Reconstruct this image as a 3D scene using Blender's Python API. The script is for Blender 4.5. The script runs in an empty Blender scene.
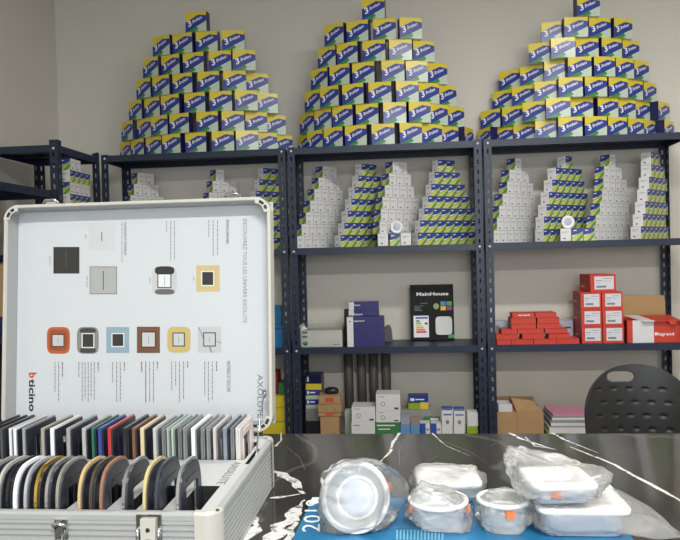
import bpy, bmesh, math, random
from mathutils import Vector, Matrix, noise
random.seed(7)
PI = math.pi
C = bpy.context.scene.collection
SC = bpy.context.scene

# ------------------------------------------------------------------ camera model
FPX = 690.0
YAW, PITCH, ROLL = 0.0965, -0.0208, -0.0259
CAM = Vector((0.581, -3.537, 1.42))
_f = Vector((-math.sin(YAW)*math.cos(PITCH), math.cos(YAW)*math.cos(PITCH), math.sin(PITCH)))
_r0 = Vector((math.cos(YAW), math.sin(YAW), 0)); _u0 = _r0.cross(_f)
_r = math.cos(ROLL)*_r0 + math.sin(ROLL)*_u0
_u = -math.sin(ROLL)*_r0 + math.cos(ROLL)*_u0
def proj(P):
    d = Vector(P)-CAM; z = d.dot(_f)
    return 340+FPX*d.dot(_r)/z, 270-FPX*d.dot(_u)/z
def ray(px, py):
    return (_f + _r*((px-340)/FPX) + _u*((270-py)/FPX))
def aty(px, py, Y):
    d = ray(px, py); return CAM + d*((Y-CAM.y)/d.y)
def atz(px, py, Z):
    d = ray(px, py); return CAM + d*((Z-CAM.z)/d.z)
def xat(px, Y, Z):
    X = 0.5
    for _ in range(12):
        X += (px-proj((X, Y, Z))[0])*((Y-CAM.y)/FPX)
    return X

# ------------------------------------------------------------------ materials
MATS = {}
def mat(name, col, rough=0.5, metal=0.0, var=0.06, scale=18.0, bump=0.0, spec=0.5, trans=0.0, emis=None, estr=0, coat=0.0):
    if name in MATS: return MATS[name]
    m = bpy.data.materials.new(name); m.use_nodes = True
    nt = m.node_tree; b = nt.nodes['Principled BSDF']
    tc = nt.nodes.new('ShaderNodeTexCoord'); nz = nt.nodes.new('ShaderNodeTexNoise')
    nz.inputs['Scale'].default_value = scale; nz.inputs['Detail'].default_value = 3
    nt.links.new(tc.outputs['Object'], nz.inputs['Vector'])
    mx = nt.nodes.new('ShaderNodeMix'); mx.data_type = 'RGBA'
    c = [x for x in col]
    mx.inputs['A'].default_value = (*[x*(1-var) for x in c], 1)
    mx.inputs['B'].default_value = (*[min(1, x*(1+var)) for x in c], 1)
    nt.links.new(nz.outputs['Fac'], mx.inputs['Factor'])
    nt.links.new(mx.outputs['Result'], b.inputs['Base Color'])
    b.inputs['Roughness'].default_value = rough; b.inputs['Metallic'].default_value = metal
    b.inputs['Specular IOR Level'].default_value = spec
    b.inputs['Transmission Weight'].default_value = trans
    b.inputs['Coat Weight'].default_value = coat; b.inputs['Coat Roughness'].default_value = .16
    if bump:
        bp = nt.nodes.new('ShaderNodeBump'); bp.inputs['Strength'].default_value = bump
        bp.inputs['Distance'].default_value = 0.002
        nt.links.new(nz.outputs['Fac'], bp.inputs['Height']); nt.links.new(bp.outputs['Normal'], b.inputs['Normal'])
    if emis:
        b.inputs['Emission Color'].default_value = (*emis, 1); b.inputs['Emission Strength'].default_value = estr
    MATS[name] = m; return m
def s(r, g, b):
    f = lambda v: (v/255/12.92) if v/255 <= 0.04045 else ((v/255+0.055)/1.055)**2.4
    return (f(r), f(g), f(b))

WALL = mat('wall_paint', s(217, 214, 205), 0.75, var=0.015, scale=1.5, spec=0.2)
CEIL = mat('ceiling_paint', s(225, 224, 218), 0.9, var=0.02)
FLOOR = mat('floor_tile', s(150, 146, 138), 0.35, var=0.08, scale=4)
STEEL = mat('blue_grey_painted_steel', s(31, 43, 66), 0.42, 0.0, var=0.08, scale=30, spec=0.5)
BOLT = mat('zinc_bolt', s(215, 218, 222), 0.3, 0.7)
ALU = mat('ribbed_aluminium', s(178, 181, 181), 0.42, 0.15, var=0.02)
CREAM = mat('cream_alloy', s(200, 199, 192), 0.35, 0.1, var=0.03)
CHROME = mat('chrome', s(205, 207, 210), 0.18, 1.0)
DECK = mat('deck_white', s(196, 199, 201), 0.4, 0.0, var=0.03)
PANEL = mat('printed_panel_white', s(200, 206, 212), 0.35, 0.0, var=0.015, scale=4)
DARKWELL = mat('dark_foam', s(30, 31, 33), 0.8)
BLACKP = mat('black_plastic', s(32, 33, 38), 0.4)
GREYP = mat('charcoal_plate_backing', s(44, 47, 57), 0.35, var=0.12, scale=60)
INK = mat('black_ink', s(28, 28, 30), 0.5)
GINK = mat('grey_ink', s(128, 132, 137), 0.6)
KRAFT = mat('kraft_cardboard', s(176, 143, 103), 0.85, var=0.07, scale=25)
KRAFTD = mat('inner_cardboard', s(150, 120, 86), 0.85, var=0.07, scale=25)
WHITEC = mat('white_card', s(222, 222, 224), 0.45, var=0.02)
BLUEC = mat('carton_blue', s(44, 62, 150), 0.34, coat=0.2)
NAVYC = mat('carton_navy_side', s(26, 32, 84), 0.35)
YELC = mat('carton_yellow', s(226, 205, 62), 0.34, coat=0.2)
PALEC = mat('carton_pale_green', s(196, 212, 196), 0.3, var=0.15, scale=90, coat=0.2)
GREENC = mat('carton_green', s(60, 140, 78), 0.3)
LIMEC = mat('carton_lime', s(148, 176, 50), 0.32)
WTXT = mat('white_print', s(240, 240, 245), 0.4)
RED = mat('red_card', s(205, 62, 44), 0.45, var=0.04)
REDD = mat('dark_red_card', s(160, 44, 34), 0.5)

# ------------------------------------------------------------------ mesh builder
class MB:
    def __init__(self): self.v = []; self.f = []; self.m = []; self.mats = []; self.sm = []
    def mi(self, m):
        if m not in self.mats: self.mats.append(m)
        return self.mats.index(m)
    def add(self, vs, fs, m, M=None, smooth=False):
        o = len(self.v); k = self.mi(m)
        for p in vs: self.v.append(tuple((M @ Vector(p)) if M else p))
        for q in fs: self.f.append([o+i for i in q]); self.m.append(k); self.sm.append(smooth)
        return self
    def box(self, x0, x1, y0, y1, z0, z1, m, M=None, mf=None):
        vs = [(x0,y0,z0),(x1,y0,z0),(x1,y1,z0),(x0,y1,z0),(x0,y0,z1),(x1,y0,z1),(x1,y1,z1),(x0,y1,z1)]
        fs = {'b':(0,3,2,1),'t':(4,5,6,7),'f':(0,1,5,4),'r':(1,2,6,5),'k':(2,3,7,6),'l':(3,0,4,7)}
        for key, q in fs.items():
            self.add([vs[i] for i in q], [(0,1,2,3)], (mf or {}).get(key, m), M)
        return self
    def poly(self, pts, m, M=None): return self.add(pts, [tuple(range(len(pts)))], m, M)
    def prism(self, pts, d, m, M=None, smooth=False):   # pts in xz plane, extruded along +y by d
        n = len(pts); vs = [(x,0,z) for x,z in pts]+[(x,d,z) for x,z in pts]
        self.add(vs, [tuple(range(n)), tuple(range(2*n-1,n-1,-1))], m, M)
        return self.add(vs, [(i,i+n,(i+1)%n+n,(i+1)%n) for i in range(n)], m, M, smooth)
    def lathe(self, prof, m, M=None, n=40, smooth=True, ell=1.0):   # prof [(r,z)]
        vs = []; fs = []
        for r, z in prof:
            for i in range(n): a = 2*PI*i/n; vs.append((r*math.cos(a), r*math.sin(a)*ell, z))
        for j in range(len(prof)-1):
            for i in range(n): fs.append((j*n+i, j*n+(i+1)%n, (j+1)*n+(i+1)%n, (j+1)*n+i))
        return self.add(vs, fs, m, M, smooth)
    def tube(self, pts, r, m, M=None, n=8):
        pts = [Vector(p) for p in pts]; vs = []; fs = []
        for i, p in enumerate(pts):
            d = (pts[min(i+1,len(pts)-1)]-pts[max(i-1,0)]).normalized()
            a = d.orthogonal().normalized() if i == 0 else (a - d*a.dot(d)).normalized()
            b = d.cross(a)
            for k in range(n): t = 2*PI*k/n; vs.append(p+a*r*math.cos(t)+b*r*math.sin(t))
        for j in range(len(pts)-1):
            for i in range(n): fs.append((j*n+i, j*n+(i+1)%n, (j+1)*n+(i+1)%n, (j+1)*n+i))
        fs += [tuple(range(n))[::-1], tuple(range((len(pts)-1)*n, len(pts)*n))]
        return self.add(vs, fs, m, M, True)
    def mesh(self, name):
        me = bpy.data.meshes.new(name); me.from_pydata(self.v, [], self.f)
        for m in self.mats: me.materials.append(m)
        me.polygons.foreach_set('material_index', self.m)
        me.polygons.foreach_set('use_smooth', self.sm)
        me.update(); return me
    def build(self, name, parent=None, loc=None, rot=None, bevel=0, solid=0):
        o = bpy.data.objects.new(name, self.mesh(name)); C.objects.link(o)
        if loc is not None: o.location = loc
        if rot is not None: o.rotation_euler = rot
        if parent: o.parent = parent
        if solid:
            q = o.modifiers.new('thick', 'SOLIDIFY'); q.thickness = solid; q.offset = 0
        if bevel:
            q = o.modifiers.new('edge', 'BEVEL'); q.width = bevel; q.segments = 2; q.limit_method = 'ANGLE'
        return o
def tag(o, label, cat, group=None):
    o['label'] = label; o['category'] = cat
    if group: o['group'] = group
    return o
def thing(name, label, cat, loc=(0,0,0), rz=0, group=None):
    o = bpy.data.objects.new(name, None); C.objects.link(o); o.empty_display_size = .05
    o.location = loc; o.rotation_euler = (0,0,rz); return tag(o, label, cat, group)
def struct(o): o['kind'] = 'structure'; return o
_tc = {}
def text_geo(txt, shear=0.0, bold=0.0):
    key = (txt, shear, bold)
    if key in _tc: return _tc[key]
    cu = bpy.data.curves.new('t', 'FONT'); cu.body = txt; cu.size = 1; cu.shear = shear; cu.offset = bold
    cu.resolution_u = 2; cu.align_x = 'LEFT'
    o = bpy.data.objects.new('t', cu); C.objects.link(o)
    dg = bpy.context.evaluated_depsgraph_get(); me = o.evaluated_get(dg).to_mesh()
    vs = [tuple(v.co) for v in me.vertices]; fs = [tuple(p.vertices) for p in me.polygons]
    o.evaluated_get(dg).to_mesh_clear(); bpy.data.objects.remove(o); bpy.data.curves.remove(cu)
    x0 = min(v[0] for v in vs); x1 = max(v[0] for v in vs); y0 = min(v[1] for v in vs); y1 = max(v[1] for v in vs)
    vs = [((v[0]-x0)/(x1-x0), (v[1]-y0)/(y1-y0), 0) for v in vs]     # unit box
    _tc[key] = (vs, fs); return _tc[key]
def add_text(mb, txt, O, U, V, m, shear=0.0, bold=0.0):   # O lower-left corner, U full width vector, V full height vector
    vs, fs = text_geo(txt, shear, bold); O, U, V = Vector(O), Vector(U), Vector(V)
    mb.add([tuple(O+U*x+V*y) for x, y, _ in vs], fs, m)

# ------------------------------------------------------------------ room
XL = aty(57, 80, 0.33).x; XR = 3.3; YF = -6.4; YB = 0.33; ZC = 3.0
struct(MB().box(XL-.1, XR+.1, YF-.1, YB+.1, -.1, 0, FLOOR).build('floor'))
struct(MB().box(XL-.1, XR+.1, YF-.1, YB+.1, ZC, ZC+.1, CEIL).build('ceiling'))
struct(MB().box(XL-.1, XR+.1, YB, YB+.1, 0, ZC, WALL).build('wall_back'))
struct(MB().box(XL-.1, XL, YF, YB, 0, ZC, WALL).build('wall_left'))
struct(MB().box(XR, XR+.1, YF, YB, 0, ZC, WALL).build('wall_right'))
wf = MB()
wx0, wx1, wz0, wz1 = 0.2, 2.6, 0.9, 2.6
wf.box(XL-.1, wx0, YF-.1, YF, 0, ZC, WALL); wf.box(wx1, XR+.1, YF-.1, YF, 0, ZC, WALL)
wf.box(wx0, wx1, YF-.1, YF, 0, wz0, WALL); wf.box(wx0, wx1, YF-.1, YF, wz1, ZC, WALL)
struct(wf.build('wall_front'))
wn = MB()
for a, b, c, d in ((wx0, wx1, wz0, wz0+.06), (wx0, wx1, wz1-.06, wz1), (wx0, wx0+.06, wz0, wz1), (wx1-.06, wx1, wz0, wz1), (1.37, 1.43, wz0, wz1)):
    wn.box(a, b, YF-.08, YF-.02, c, d, CREAM)
struct(wn.build('window_1'))
for z0, n, y0, y1, x0, x1 in ((0, 'baseboard_back', YB-.012, YB, XL, XR), (0, 'baseboard_right', YF, YB, XR-.012, XR)):
    struct(MB().box(x0, x1, y0, y1, 0, .08, CREAM).build(n))

# ------------------------------------------------------------------ shelving racks
W, G, DP = 0.95, 0.05, 0.30
ZS = [1.42+.5455, 1.42+.0262, 1.42-.4912, 1.42-.4912-.52]
LIP = .034
def ztop(i): return ZS[i]+LIP/2
def post_mesh(h, sx, sy):
    mb = MB(); w = .038; cols = [0, .015, .023, w]; z = 0; p = .05; zs = [0]
    while z+p <= h: zs += [z+.014, z+.036]; z += p
    zs.append(h)
    for axis in (0, 1):
        for j in range(len(zs)-1):
            slot = j % 2 == 1
            for i in range(3):
                if slot and i == 1: continue
                q = []
                for a, zz in ((cols[i], zs[j]), (cols[i+1], zs[j]), (cols[i+1], zs[j+1]), (cols[i], zs[j+1])):
                    q.append((sx*a, 0, zz) if axis == 0 else (0, sy*a, zz))
                mb.poly(q, STEEL)
    return mb
def rack(x0, x1, y0, y1, zs, h, label, thk=None, bolts=True):
    t = thing('shelving_rack', label, 'shelf', (x0, y0, 0), 0, None)
    w = x1-x0; d = y1-y0
    for xx, sx in ((0, 1), (w, -1)):
        for yy, sy in ((0, 1), (d, -1)):
            post_mesh(h, sx, sy).build('post', t, (xx, yy, 0), solid=.0022)
    for z in zs:
        mb = MB(); e = .003; a, b = e, w-e; c, dd = e, d-e
        mb.box(a, b, c, dd, z+LIP/2-.0015, z+LIP/2, STEEL)
        mb.box(a, b, c, c+.0015, z-LIP/2, z+LIP/2-.0016, STEEL); mb.box(a, b, dd-.0015, dd, z-LIP/2, z+LIP/2-.0016, STEEL)
        mb.box(a, a+.0015, c+.002, dd-.002, z-LIP/2, z+LIP/2-.0016, STEEL); mb.box(b-.0015, b, c+.002, dd-.002, z-LIP/2, z+LIP/2-.0016, STEEL)
        for yy in (d*.35, d*.65): mb.box(a+.002, b-.002, yy-.012, yy+.012, z+LIP/2-.012, z+LIP/2-.002, STEEL)
        mb.build('shelf_board', t)
        if bolts:
            for xx in (.019, w-.019):
                for yy, sg in ((-.0012, 1), (d+.0012, -1)):
                    B = MB().lathe([(0, -.004), (.004, -.0038), (.0064, -.002), (.007, 0), (.007, .001)], BOLT, Matrix.Rotation(-PI/2*sg, 4, 'X') , n=14)
                    B.build('bolt', t, (xx, yy, z))
    return t
hpost = ZS[0]+LIP/2+.004
rk = {}
for i, nm in ((0, 'dark blue steel rack with a carton pyramid on top, behind the open sample case'),
              (1, 'middle dark blue steel rack holding the black lamp box and navy cartons'),
              (2, 'rightmost dark blue steel rack holding the red boxes, behind the chair')):
    x0 = -W-G+(W+G)*i - .019
    rack(x0, x0+W+.038, 0, DP, ZS, hpost, nm)
# left corner racks
XR1 = xat(57.5, -.46, 1.9)
YN = -.46
rack(max(XL+.004, XR1-.34), XR1, YN, -.02, [ZS[0]-.012, ZS[1]], ZS[0]+.028, 'narrow dark blue steel rack in the left corner of the room')
pl = atz(50, 189, 1.42+.36)
XR2 = XR1-.005; 
rack(max(XL+.006, XR2-.33), XR2, YN-.96, YN-.012, [1.735, 1.12], 1.76, 'lower dark blue steel rack along the left wall, nearest the camera')

# ------------------------------------------------------------------ big cartons: three pyramids
BW, BH, BD = .117, .1015, .046
def big_carton_mesh():
    mb = MB(); w, h, d = BW/2, BH-.0006, BD
    mb.box(-w, w, 0, d, 0, h, NAVYC, mf={'t': YELC, 'f': YELC, 'b': PALEC})
    e = -.0003
    P = lambda pts, m, k=1: mb.poly([(-w+u*2*w, e*k, v*h) for u, v in pts], m)
    P([(0, 0), (1, 0), (1, .5), (.5, .3)], PALEC)
    P([(.0, .0), (.36, .0), (.62, .12), (.5, .3), (0, .2)], GREENC, 1.4)
    P([(.25, .0), (.55, .05), (.62, .0)], GREENC, 1.6)
    P([(.0, .02), (.16, .06), (.60, .30), (1, .52), (1, .78), (.62, .84), (.0, .52)], BLUEC, 2)
    dx, dz = Vector((.93, 0, .37)).normalized(), Vector((-.25, 0, .97)).normalized()
    add_text(mb, '3', (-w+.15*2*w, e*3, .25*h), dx*.02, dz*.032, WTXT, 0, .03)
    add_text(mb, 'Brothers', (-w+.35*2*w, e*3, .43*h), dx*.058, dz*.016, WTXT, .3, .02)
    return mb.mesh('lamp_carton')
BIG = big_carton_mesh()
def rect(F, phi, w, d):
    u = Vector((math.cos(phi), math.sin(phi))); n = Vector((-math.sin(phi), math.cos(phi)))
    F = Vector((F[0], F[1]))
    return [F-u*w/2, F+u*w/2, F+u*w/2+n*d, F-u*w/2+n*d], (u, n)
def hit(a, b, eps=.0008):
    (A, ax), (B, bx) = a, b
    for k in (*ax, *bx):
        pa = [p.dot(k) for p in A]; pb = [p.dot(k) for p in B]
        if max(pa)+eps <= min(pb) or max(pb)+eps <= min(pa): return False
    return True
dbg = []
ORD = ['first','second','third','fourth','fifth','sixth','seventh','eighth','ninth','tenth','eleventh']
def ords(i, n):
    if n == 1: return 'the only one'
    if i == 0: return 'leftmost'
    if i == n-1: return 'rightmost'
    return ORD[i]+' from the left'
def big_pyramid(rows, mc, hw, phimax, which, yf, bh, gy=.62):
    nr = len(rows)
    for r, row in enumerate(rows):
        z = ztop(0)+.0005+r*bh
        n = len(row); c = min(range(n), key=lambda i: abs((row[i][0]+row[i][1])/2-mc))
        placed = {}; ys = {}; phis = {}
        order = [c]+list(range(c+1, n))+list(range(c-1, -1, -1))
        for i in order:
            L, Rr = row[i]; m = (L+Rr)/2; phi = phimax*max(-1, min(1, (m-mc)/hw))
            if r == 0 and (which, i) in (('middle', n-1), ('right', 0)): phi = math.copysign(1.08, phi)
            Y = yf
            if i != c:
                j = i-1 if i > c else i+1
                Y = max(yf, ys[j]+(BW/2)*(abs(math.sin(phis[j]))+abs(math.sin(phi)))*gy); Y = min(Y, .236)
            while True:
                if i == c: X = xat(m, Y, z+.05)
                elif i > c: X = xat(Rr, Y+BW/2*math.sin(phi), z+.05)-BW/2*math.cos(phi)
                else: X = xat(L, Y-BW/2*math.sin(phi), z+.05)+BW/2*math.cos(phi)
                rc = rect((X, Y), phi, BW, BD)
                nb = placed.get(i-1 if i > c else i+1)
                if i == c or not hit(rc, nb): break
                if Y > .24: 
                    X += .002*(1 if i > c else -1)
                    while hit(rect((X, Y), phi, BW, BD), nb): X += .002*(1 if i > c else -1)
                    rc = rect((X, Y), phi, BW, BD); break
                Y += .004
            placed[i] = rc; ys[i] = Y; phis[i] = phi
            if dbg: dbg.append((which, r, i, round(Y, 3)))
            o = bpy.data.objects.new('lamp_carton', BIG); C.objects.link(o)
            o.location = (X, Y, z); o.rotation_euler = (0, 0, phi); o.scale = (1, 1, bh/BH)
            if n == 1: lb = 'blue and yellow lamp carton crowning the %s pyramid' % which
            else:
                rw = 'bottom row' if r == 0 else ORD[r]+' row up'
                lb = 'yellow and blue lamp carton, %s in the %s, %s pyramid' % (ords(i, n), rw, which)
            tag(o, lb, 'box', 'lamp cartons in the %s pyramid' % which)
def sc(rows, off, k): return [[(off+a/k, off+b/k) for a, b in r] for r in rows]
P1 = sc([[(68,102),(105,152),(155,207),(210,280),(288,365),(378,452),(462,535),(538,598),(600,650)],
 [(73,122),(125,170),(172,230),(235,312),(322,402),(412,487),(494,565),(567,627)],
 [(98,148),(150,200),(206,275),(285,362),(368,447),(458,532),(533,600)],
 [(123,175),(177,238),(245,322),(327,405),(415,493),(497,568)],
 [(145,203),(207,275),(280,360),(365,445),(450,525)],
 [(178,240),(245,318),(320,400),(410,488)], [(285,362)]], 100, 3.375)
P2 = sc([[(29,55),(60,115),(118,185),(192,275),(282,367),(378,460),(465,530),(530,587),(588,630)],
 [(35,82),(85,147),(148,218),(230,315),(322,408),(413,490),(493,550),(552,607)],
 [(52,105),(105,175),(182,262),(272,355),(370,448),(456,520),(520,580)],
 [(73,132),(138,212),(217,302),(318,400),(405,480),(482,548)],
 [(97,160),(163,240),(250,335),(342,425),(430,503)],
 [(120,192),(197,278),(288,370),(383,460)], [(250,330)]], 290, 3.484)
P3 = sc([[(9,55),(58,125),(128,197),(200,273),(278,355),(362,438),(442,505),(508,560),(560,603),(605,650)],
 [(27,88),(90,155),(158,232),(238,315),(317,392),(407,475),(477,533),(533,580),(582,627)],
 [(58,122),(123,195),(198,273),(280,355),(360,438),(442,507),(508,557),(558,602)],
 [(80,147),(150,222),(230,305),(310,385),(395,465),(467,527),(528,577)],
 [(178,255),(257,328),(333,410),(417,487),(490,545)],
 [(220,297),(300,372),(380,450),(460,522)], [(338,415)]], 475, 3.317)
big_pyramid(P1, 212, 92, .72, 'left', .012, .1045)
big_pyramid(P2, 385, 92, .86, 'middle', .012, .1065)
big_pyramid(P3, 568, 98, .84, 'right', .012, .0985, .47)

# ------------------------------------------------------------------ small lamp boxes: towers on the second shelf
SW, SH = .054, .0629
YELS = mat('small_box_yellow', s(212, 204, 104), .4); LIMS = mat('small_box_lime', s(168, 188, 88), .4); GRNS = mat('small_box_green', s(92, 150, 92), .4); BLUS = mat('small_box_blue', s(50, 68, 142), .4)
def small_box_mesh(front_white):
    mb = MB(); w, h = SW/2-.0004, SH-.0005
    mb.box(-w, w, 0, 2*w, 0, h, WHITEC)
    def art(faces):
        for O, U in faces:
            O = Vector(O); U = Vector(U); V = Vector((0,0,1)); N = U.cross(V).normalized()*.0003
            P = lambda pts, m, k=1: mb.poly([tuple(O+U*a+V*b*h+N*k) for a, b in pts], m)
            P([(0,.0),(1,.0),(1,.5),(0,.3)], YELS)
            P([(0,.45),(1,.62),(1,1),(0,1)], BLUS)
            P([(.0,.3),(.5,.5),(1,.75),(1,.55),(.0,.2)], LIMS, 1.5)
            P([(.3,.0),(.65,.0),(1,.32),(1,.55),(.75,.42)], GRNS, 2)
            P([(0,.5),(.45,.6),(.9,.95),(.9,1),(0,1)], BLUS, 2.2)
            P([(.12,.78),(.42,.8),(.42,.87),(.12,.85)], WTXT, 3)
    def wart(faces):
        for O, U in faces:
            O = Vector(O); U = Vector(U); V = Vector((0,0,1)); N = U.cross(V).normalized()*.0003
            P = lambda pts, m, k=1: mb.poly([tuple(O+U*a+V*b*h+N*k) for a, b in pts], m)
            P([(.3,.16),(.48,.16),(.48,.26),(.3,.26)], INK)
            P([(.18,.72),(.8,.72),(.8,.75),(.18,.75)], GINK); P([(.18,.64),(.6,.64),(.6,.66),(.18,.66)], GINK)
            P([(0,0),(.03,0),(.03,1),(0,1)], GINK); P([(0,0),(1,0),(1,.02),(0,.02)], GINK)
    fb = [((-w,0,0),(2*w,0,0)), ((w,2*w,0),(-2*w,0,0))]
    lr = [((-w,2*w,0),(0,-2*w,0)), ((w,0,0),(0,2*w,0))]
    if front_white: wart(fb); art(lr)
    else: art(fb); wart(lr)
    return mb.mesh('bulb_box')
SWH, SBL = small_box_mesh(True), small_box_mesh(False)
def tower(cpx, Y0, zsh, a, starts, ns, kinds, desc, grp, sh=None, X0=None):
    sh = sh or SH
    a = math.radians(a); u = Vector((math.cos(a), math.sin(a)))
    if X0 is None: X0 = xat(cpx, Y0, zsh)
    for r, (st, n) in enumerate(zip(starts, ns)):
        for i in range(n):
            p = Vector((X0, Y0))+u*((st+i+.5)*SW)
            kd = kinds if isinstance(kinds, str) else kinds[r]
            o = bpy.data.objects.new('bulb_box', SWH if kd == 'w' else SBL); C.objects.link(o)
            o.location = (p.x, p.y, zsh+.0004+r*sh); o.rotation_euler = (0,0,a); o.scale = (1, 1, sh/SH)
            front = 'white' if kd == 'w' else 'blue and yellow'
            rw = 'bottom row' if r == 0 else ('top row' if r == len(ns)-1 else ORD[r]+' row up')
            tag(o, 'small %s box, %s, %s, %s' % (front.replace('blue and yellow', 'blue-yellow'), ords(i, n).replace('the only one', 'single').replace('from the', 'from'), rw, desc), 'box', 'small bulb boxes in the '+grp)
zt = ztop(1)+.0004
HALF = [i*.5 for i in range(8)]
tower(297.3, .012, zt, 50, [i*.6 for i in range(7)], [7,6,5,5,4,3,2], 'w', 'first tower, middle rack', 'leftmost tower of the middle rack')
tower(341, .012, zt, 45, [i*.48 for i in range(7)], [7,6,5,5,4,3,2], 'b', 'second tower, middle rack', 'second tower of the middle rack')
tower(380, .012, zt, 45, [1.5,0,.2,.45,.8,1.4,1.9], [4,6,5,5,4,3,2], 'w', 'third tower, middle rack', 'third tower of the middle rack')
tower(418, .012, zt, 33, [0,.3,.8,1.26,1.68,2.1,2.52], [7,7,6,5,4,3,2], 'b', 'last tower, middle rack', 'rightmost tower of the middle rack')
tower(493.8, .012, zt, 43, [0,.5,.85,1.4,2.1,2.46,3.35], [7,6,6,5,4,3,1], 'w', 'first tower, right rack', 'leftmost tower of the right rack')
tower(543.7, .012, zt, 41, [0,.1,.5,.9,1.4,2.0,3.5], [6,7,6,6,5,4,1], 'b', 'second tower, right rack', 'second tower of the right rack')
tower(593.5, .028, zt, 42, [0,.4,1.1,1.5,1.75,1.9,2.85], [6,6,5,5,4,3,1], 'w', 'third tower, right rack', 'third tower of the right rack')
tower(641, .012, zt, 48, [0,.5,1.0,1.5,1.9,2.4,2.4], [6,5,5,4,4,3,2], 'b', 'last tower, right rack', 'rightmost tower of the right rack')
tower(116, .02, zt, 55, [i*.45 for i in range(7)], [6,6,5,5,4,3,2], 'w', 'left tower behind lid', 'left tower behind the case lid')
tower(195, .02, zt, 50, [.45*i for i in range(7)], [6,6,5,5,4,3,1], 'w', 'middle tower behind lid', 'middle tower behind the case lid')
tower(240, .02, zt, 47, [.5*i for i in range(7)], [6,6,5,5,4,3,2], 'b', 'right tower behind lid', 'right tower behind the case lid')
xx0 = xat(69, YN+.06, 1.75)
tower(0, -.345, zt, 90, [0,0,.1,.1,.2,.2,.3,.4], [5,5,5,5,4,4,4,2], ['w','b','w','b','b','w','b','w'], 'corner rack stack', 'stack in the corner rack', sh=.0578, X0=XR1-.008)
def single(mesh, px, Y, z, label, a=0, grp=None):
    o = bpy.data.objects.new('bulb_box', mesh); C.objects.link(o)
    o.location = (xat(px, Y, z), Y, z); o.rotation_euler = (0,0,math.radians(a)); tag(o, label, 'box', grp); return o
single(SWH, 383, .006, zt, 'white bulb box in front of the third tower, left of the blue one')
single(SBL, 395.2, .006, zt, 'blue and yellow bulb box between two white ones at front of middle rack')
single(SWH, 406, .006, zt, 'white bulb box in front of third tower, right of the blue one')
single(SWH, 565.8, .006, zt, 'white bulb box in front of the second tower of the right rack')
single(SBL, 577.7, .006, zt, 'blue and yellow bulb box beside the white one, front of right rack')
single(SBL, 589.2, .006, zt, 'blue and yellow bulb box at the foot of the white tower, right rack')
GL0 = mat('small_lens', s(176, 186, 200), .3)
def small_light(px, py, lab):
    z = zt+SH+.001; R = .032
    t = thing('small_downlight', lab, 'lamp', (xat(px, .02, z+R), .034, z))
    M = Matrix.Translation((0, 0, R)) @ Matrix.Rotation(PI/2, 4, 'X')
    MB().lathe([(0, -.006), (R*.9, -.006), (R, 0), (R, .004), (R*.8, .005), (R*.6, .001)], WTXT, M, n=28).build('trim_ring', t)
    MB().lathe([(R*.6, .001), (R*.3, .003), (0, .0035)], GL0, M, n=28).build('lens', t)
    return t
small_light(396.5, 228, 'small round white spotlight resting on the front boxes, middle rack')
small_light(568.5, 228, 'small round white spotlight resting on the front boxes, right rack')

# ------------------------------------------------------------------ generic carton by pixel box
def carton(name, pxl, pxr, pyt, Y, zb, depth, m, label, cat='box', mf=None, group=None, rz=0, deco=None, pyb=None, bevel=.0008):
    X0 = xat(pxl, Y, zb); X1 = xat(pxr, Y, zb); w = X1-X0
    h = aty((pxl+pxr)/2, pyt, Y).z - zb
    mb = MB().box(-w/2, w/2, 0, depth, 0, h, m, mf=mf)
    if deco: deco(mb, w, h)
    o = mb.build(name, None, ((X0+X1)/2, Y, zb+.0004), (0,0,rz)); tag(o, label, cat, group); return o
def R4(mb, w, h, u0, u1, v0, v1, m, k=1): mb.poly([(-w/2+u0*w, -.0003*k, v0*h), (-w/2+u1*w, -.0003*k, v0*h), (-w/2+u1*w, -.0003*k, v1*h), (-w/2+u0*w, -.0003*k, v1*h)], m)

z3 = ztop(2)
NAVY = mat('navy_card', s(48, 44, 108), 0.4, var=0.03)
def navy_deco(txt):
    def f(mb, w, h):
        R4(mb, w, h, 0, .17, 0, 1, WHITEC)
        R4(mb, w, h, .06, .10, .83*1, .87, INK, 2)
        add_text(mb, txt, (-w/2+w*.19, -.0008, h-.026), (w*.28, 0, 0), (0, 0, .010), WTXT, 0, .02)
    return f
carton('navy_box', 347.5, 384.5, 317, .02, z3, .09, NAVY, 'tall navy carton with a white spine, standing at the shelf front', deco=navy_deco('legrand'), mf={'l': WHITEC})
b = carton('navy_box', 349.5, 379.5, 310.5, .125, z3, .075, NAVY, 'navy carton directly behind the tall one, under another', deco=navy_deco('bpt'), mf={'l': WHITEC})
zz = z3+aty(365, 310.5, .125).z-z3+.001
carton('navy_box', 349, 378.5, 302, .125, zz, .07, NAVY, 'topmost navy carton with a white left edge, above the tall one', deco=lambda mb, w, h: (R4(mb, w, h, 0, .17, 0, 1, WHITEC), add_text(mb, 'bpt', (-w/2+w*.19, -.0008, h*.5), (w*.2, 0, 0), (0, 0, .010), WTXT, 0, .02)), mf={'l': WHITEC})
carton('black_adapter', 344.8, 349, 309.5, .21, z3, .05, BLACKP, 'small black block standing behind the navy cartons')
# grey rounded thing right of the navy cartons
X0, X1 = xat(383.5, .22, z3), xat(392.5, .22, z3); hh = aty(388, 325.5, .22).z-z3
pts = [(0, 0), (X1-X0, 0), (X1-X0-.004, hh*.7), (X1-X0-.012, hh*.95), ((X1-X0)*.45, hh), (0, hh*.8)]
tag(MB().prism(pts, .05, mat('dark_grey_cover', s(88, 88, 92), .5)).build('grey_pouch', None, (X0, .22, z3+.0004), bevel=.002), 'dark grey rounded pouch peeking out right of the navy cartons', 'pouch')
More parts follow.
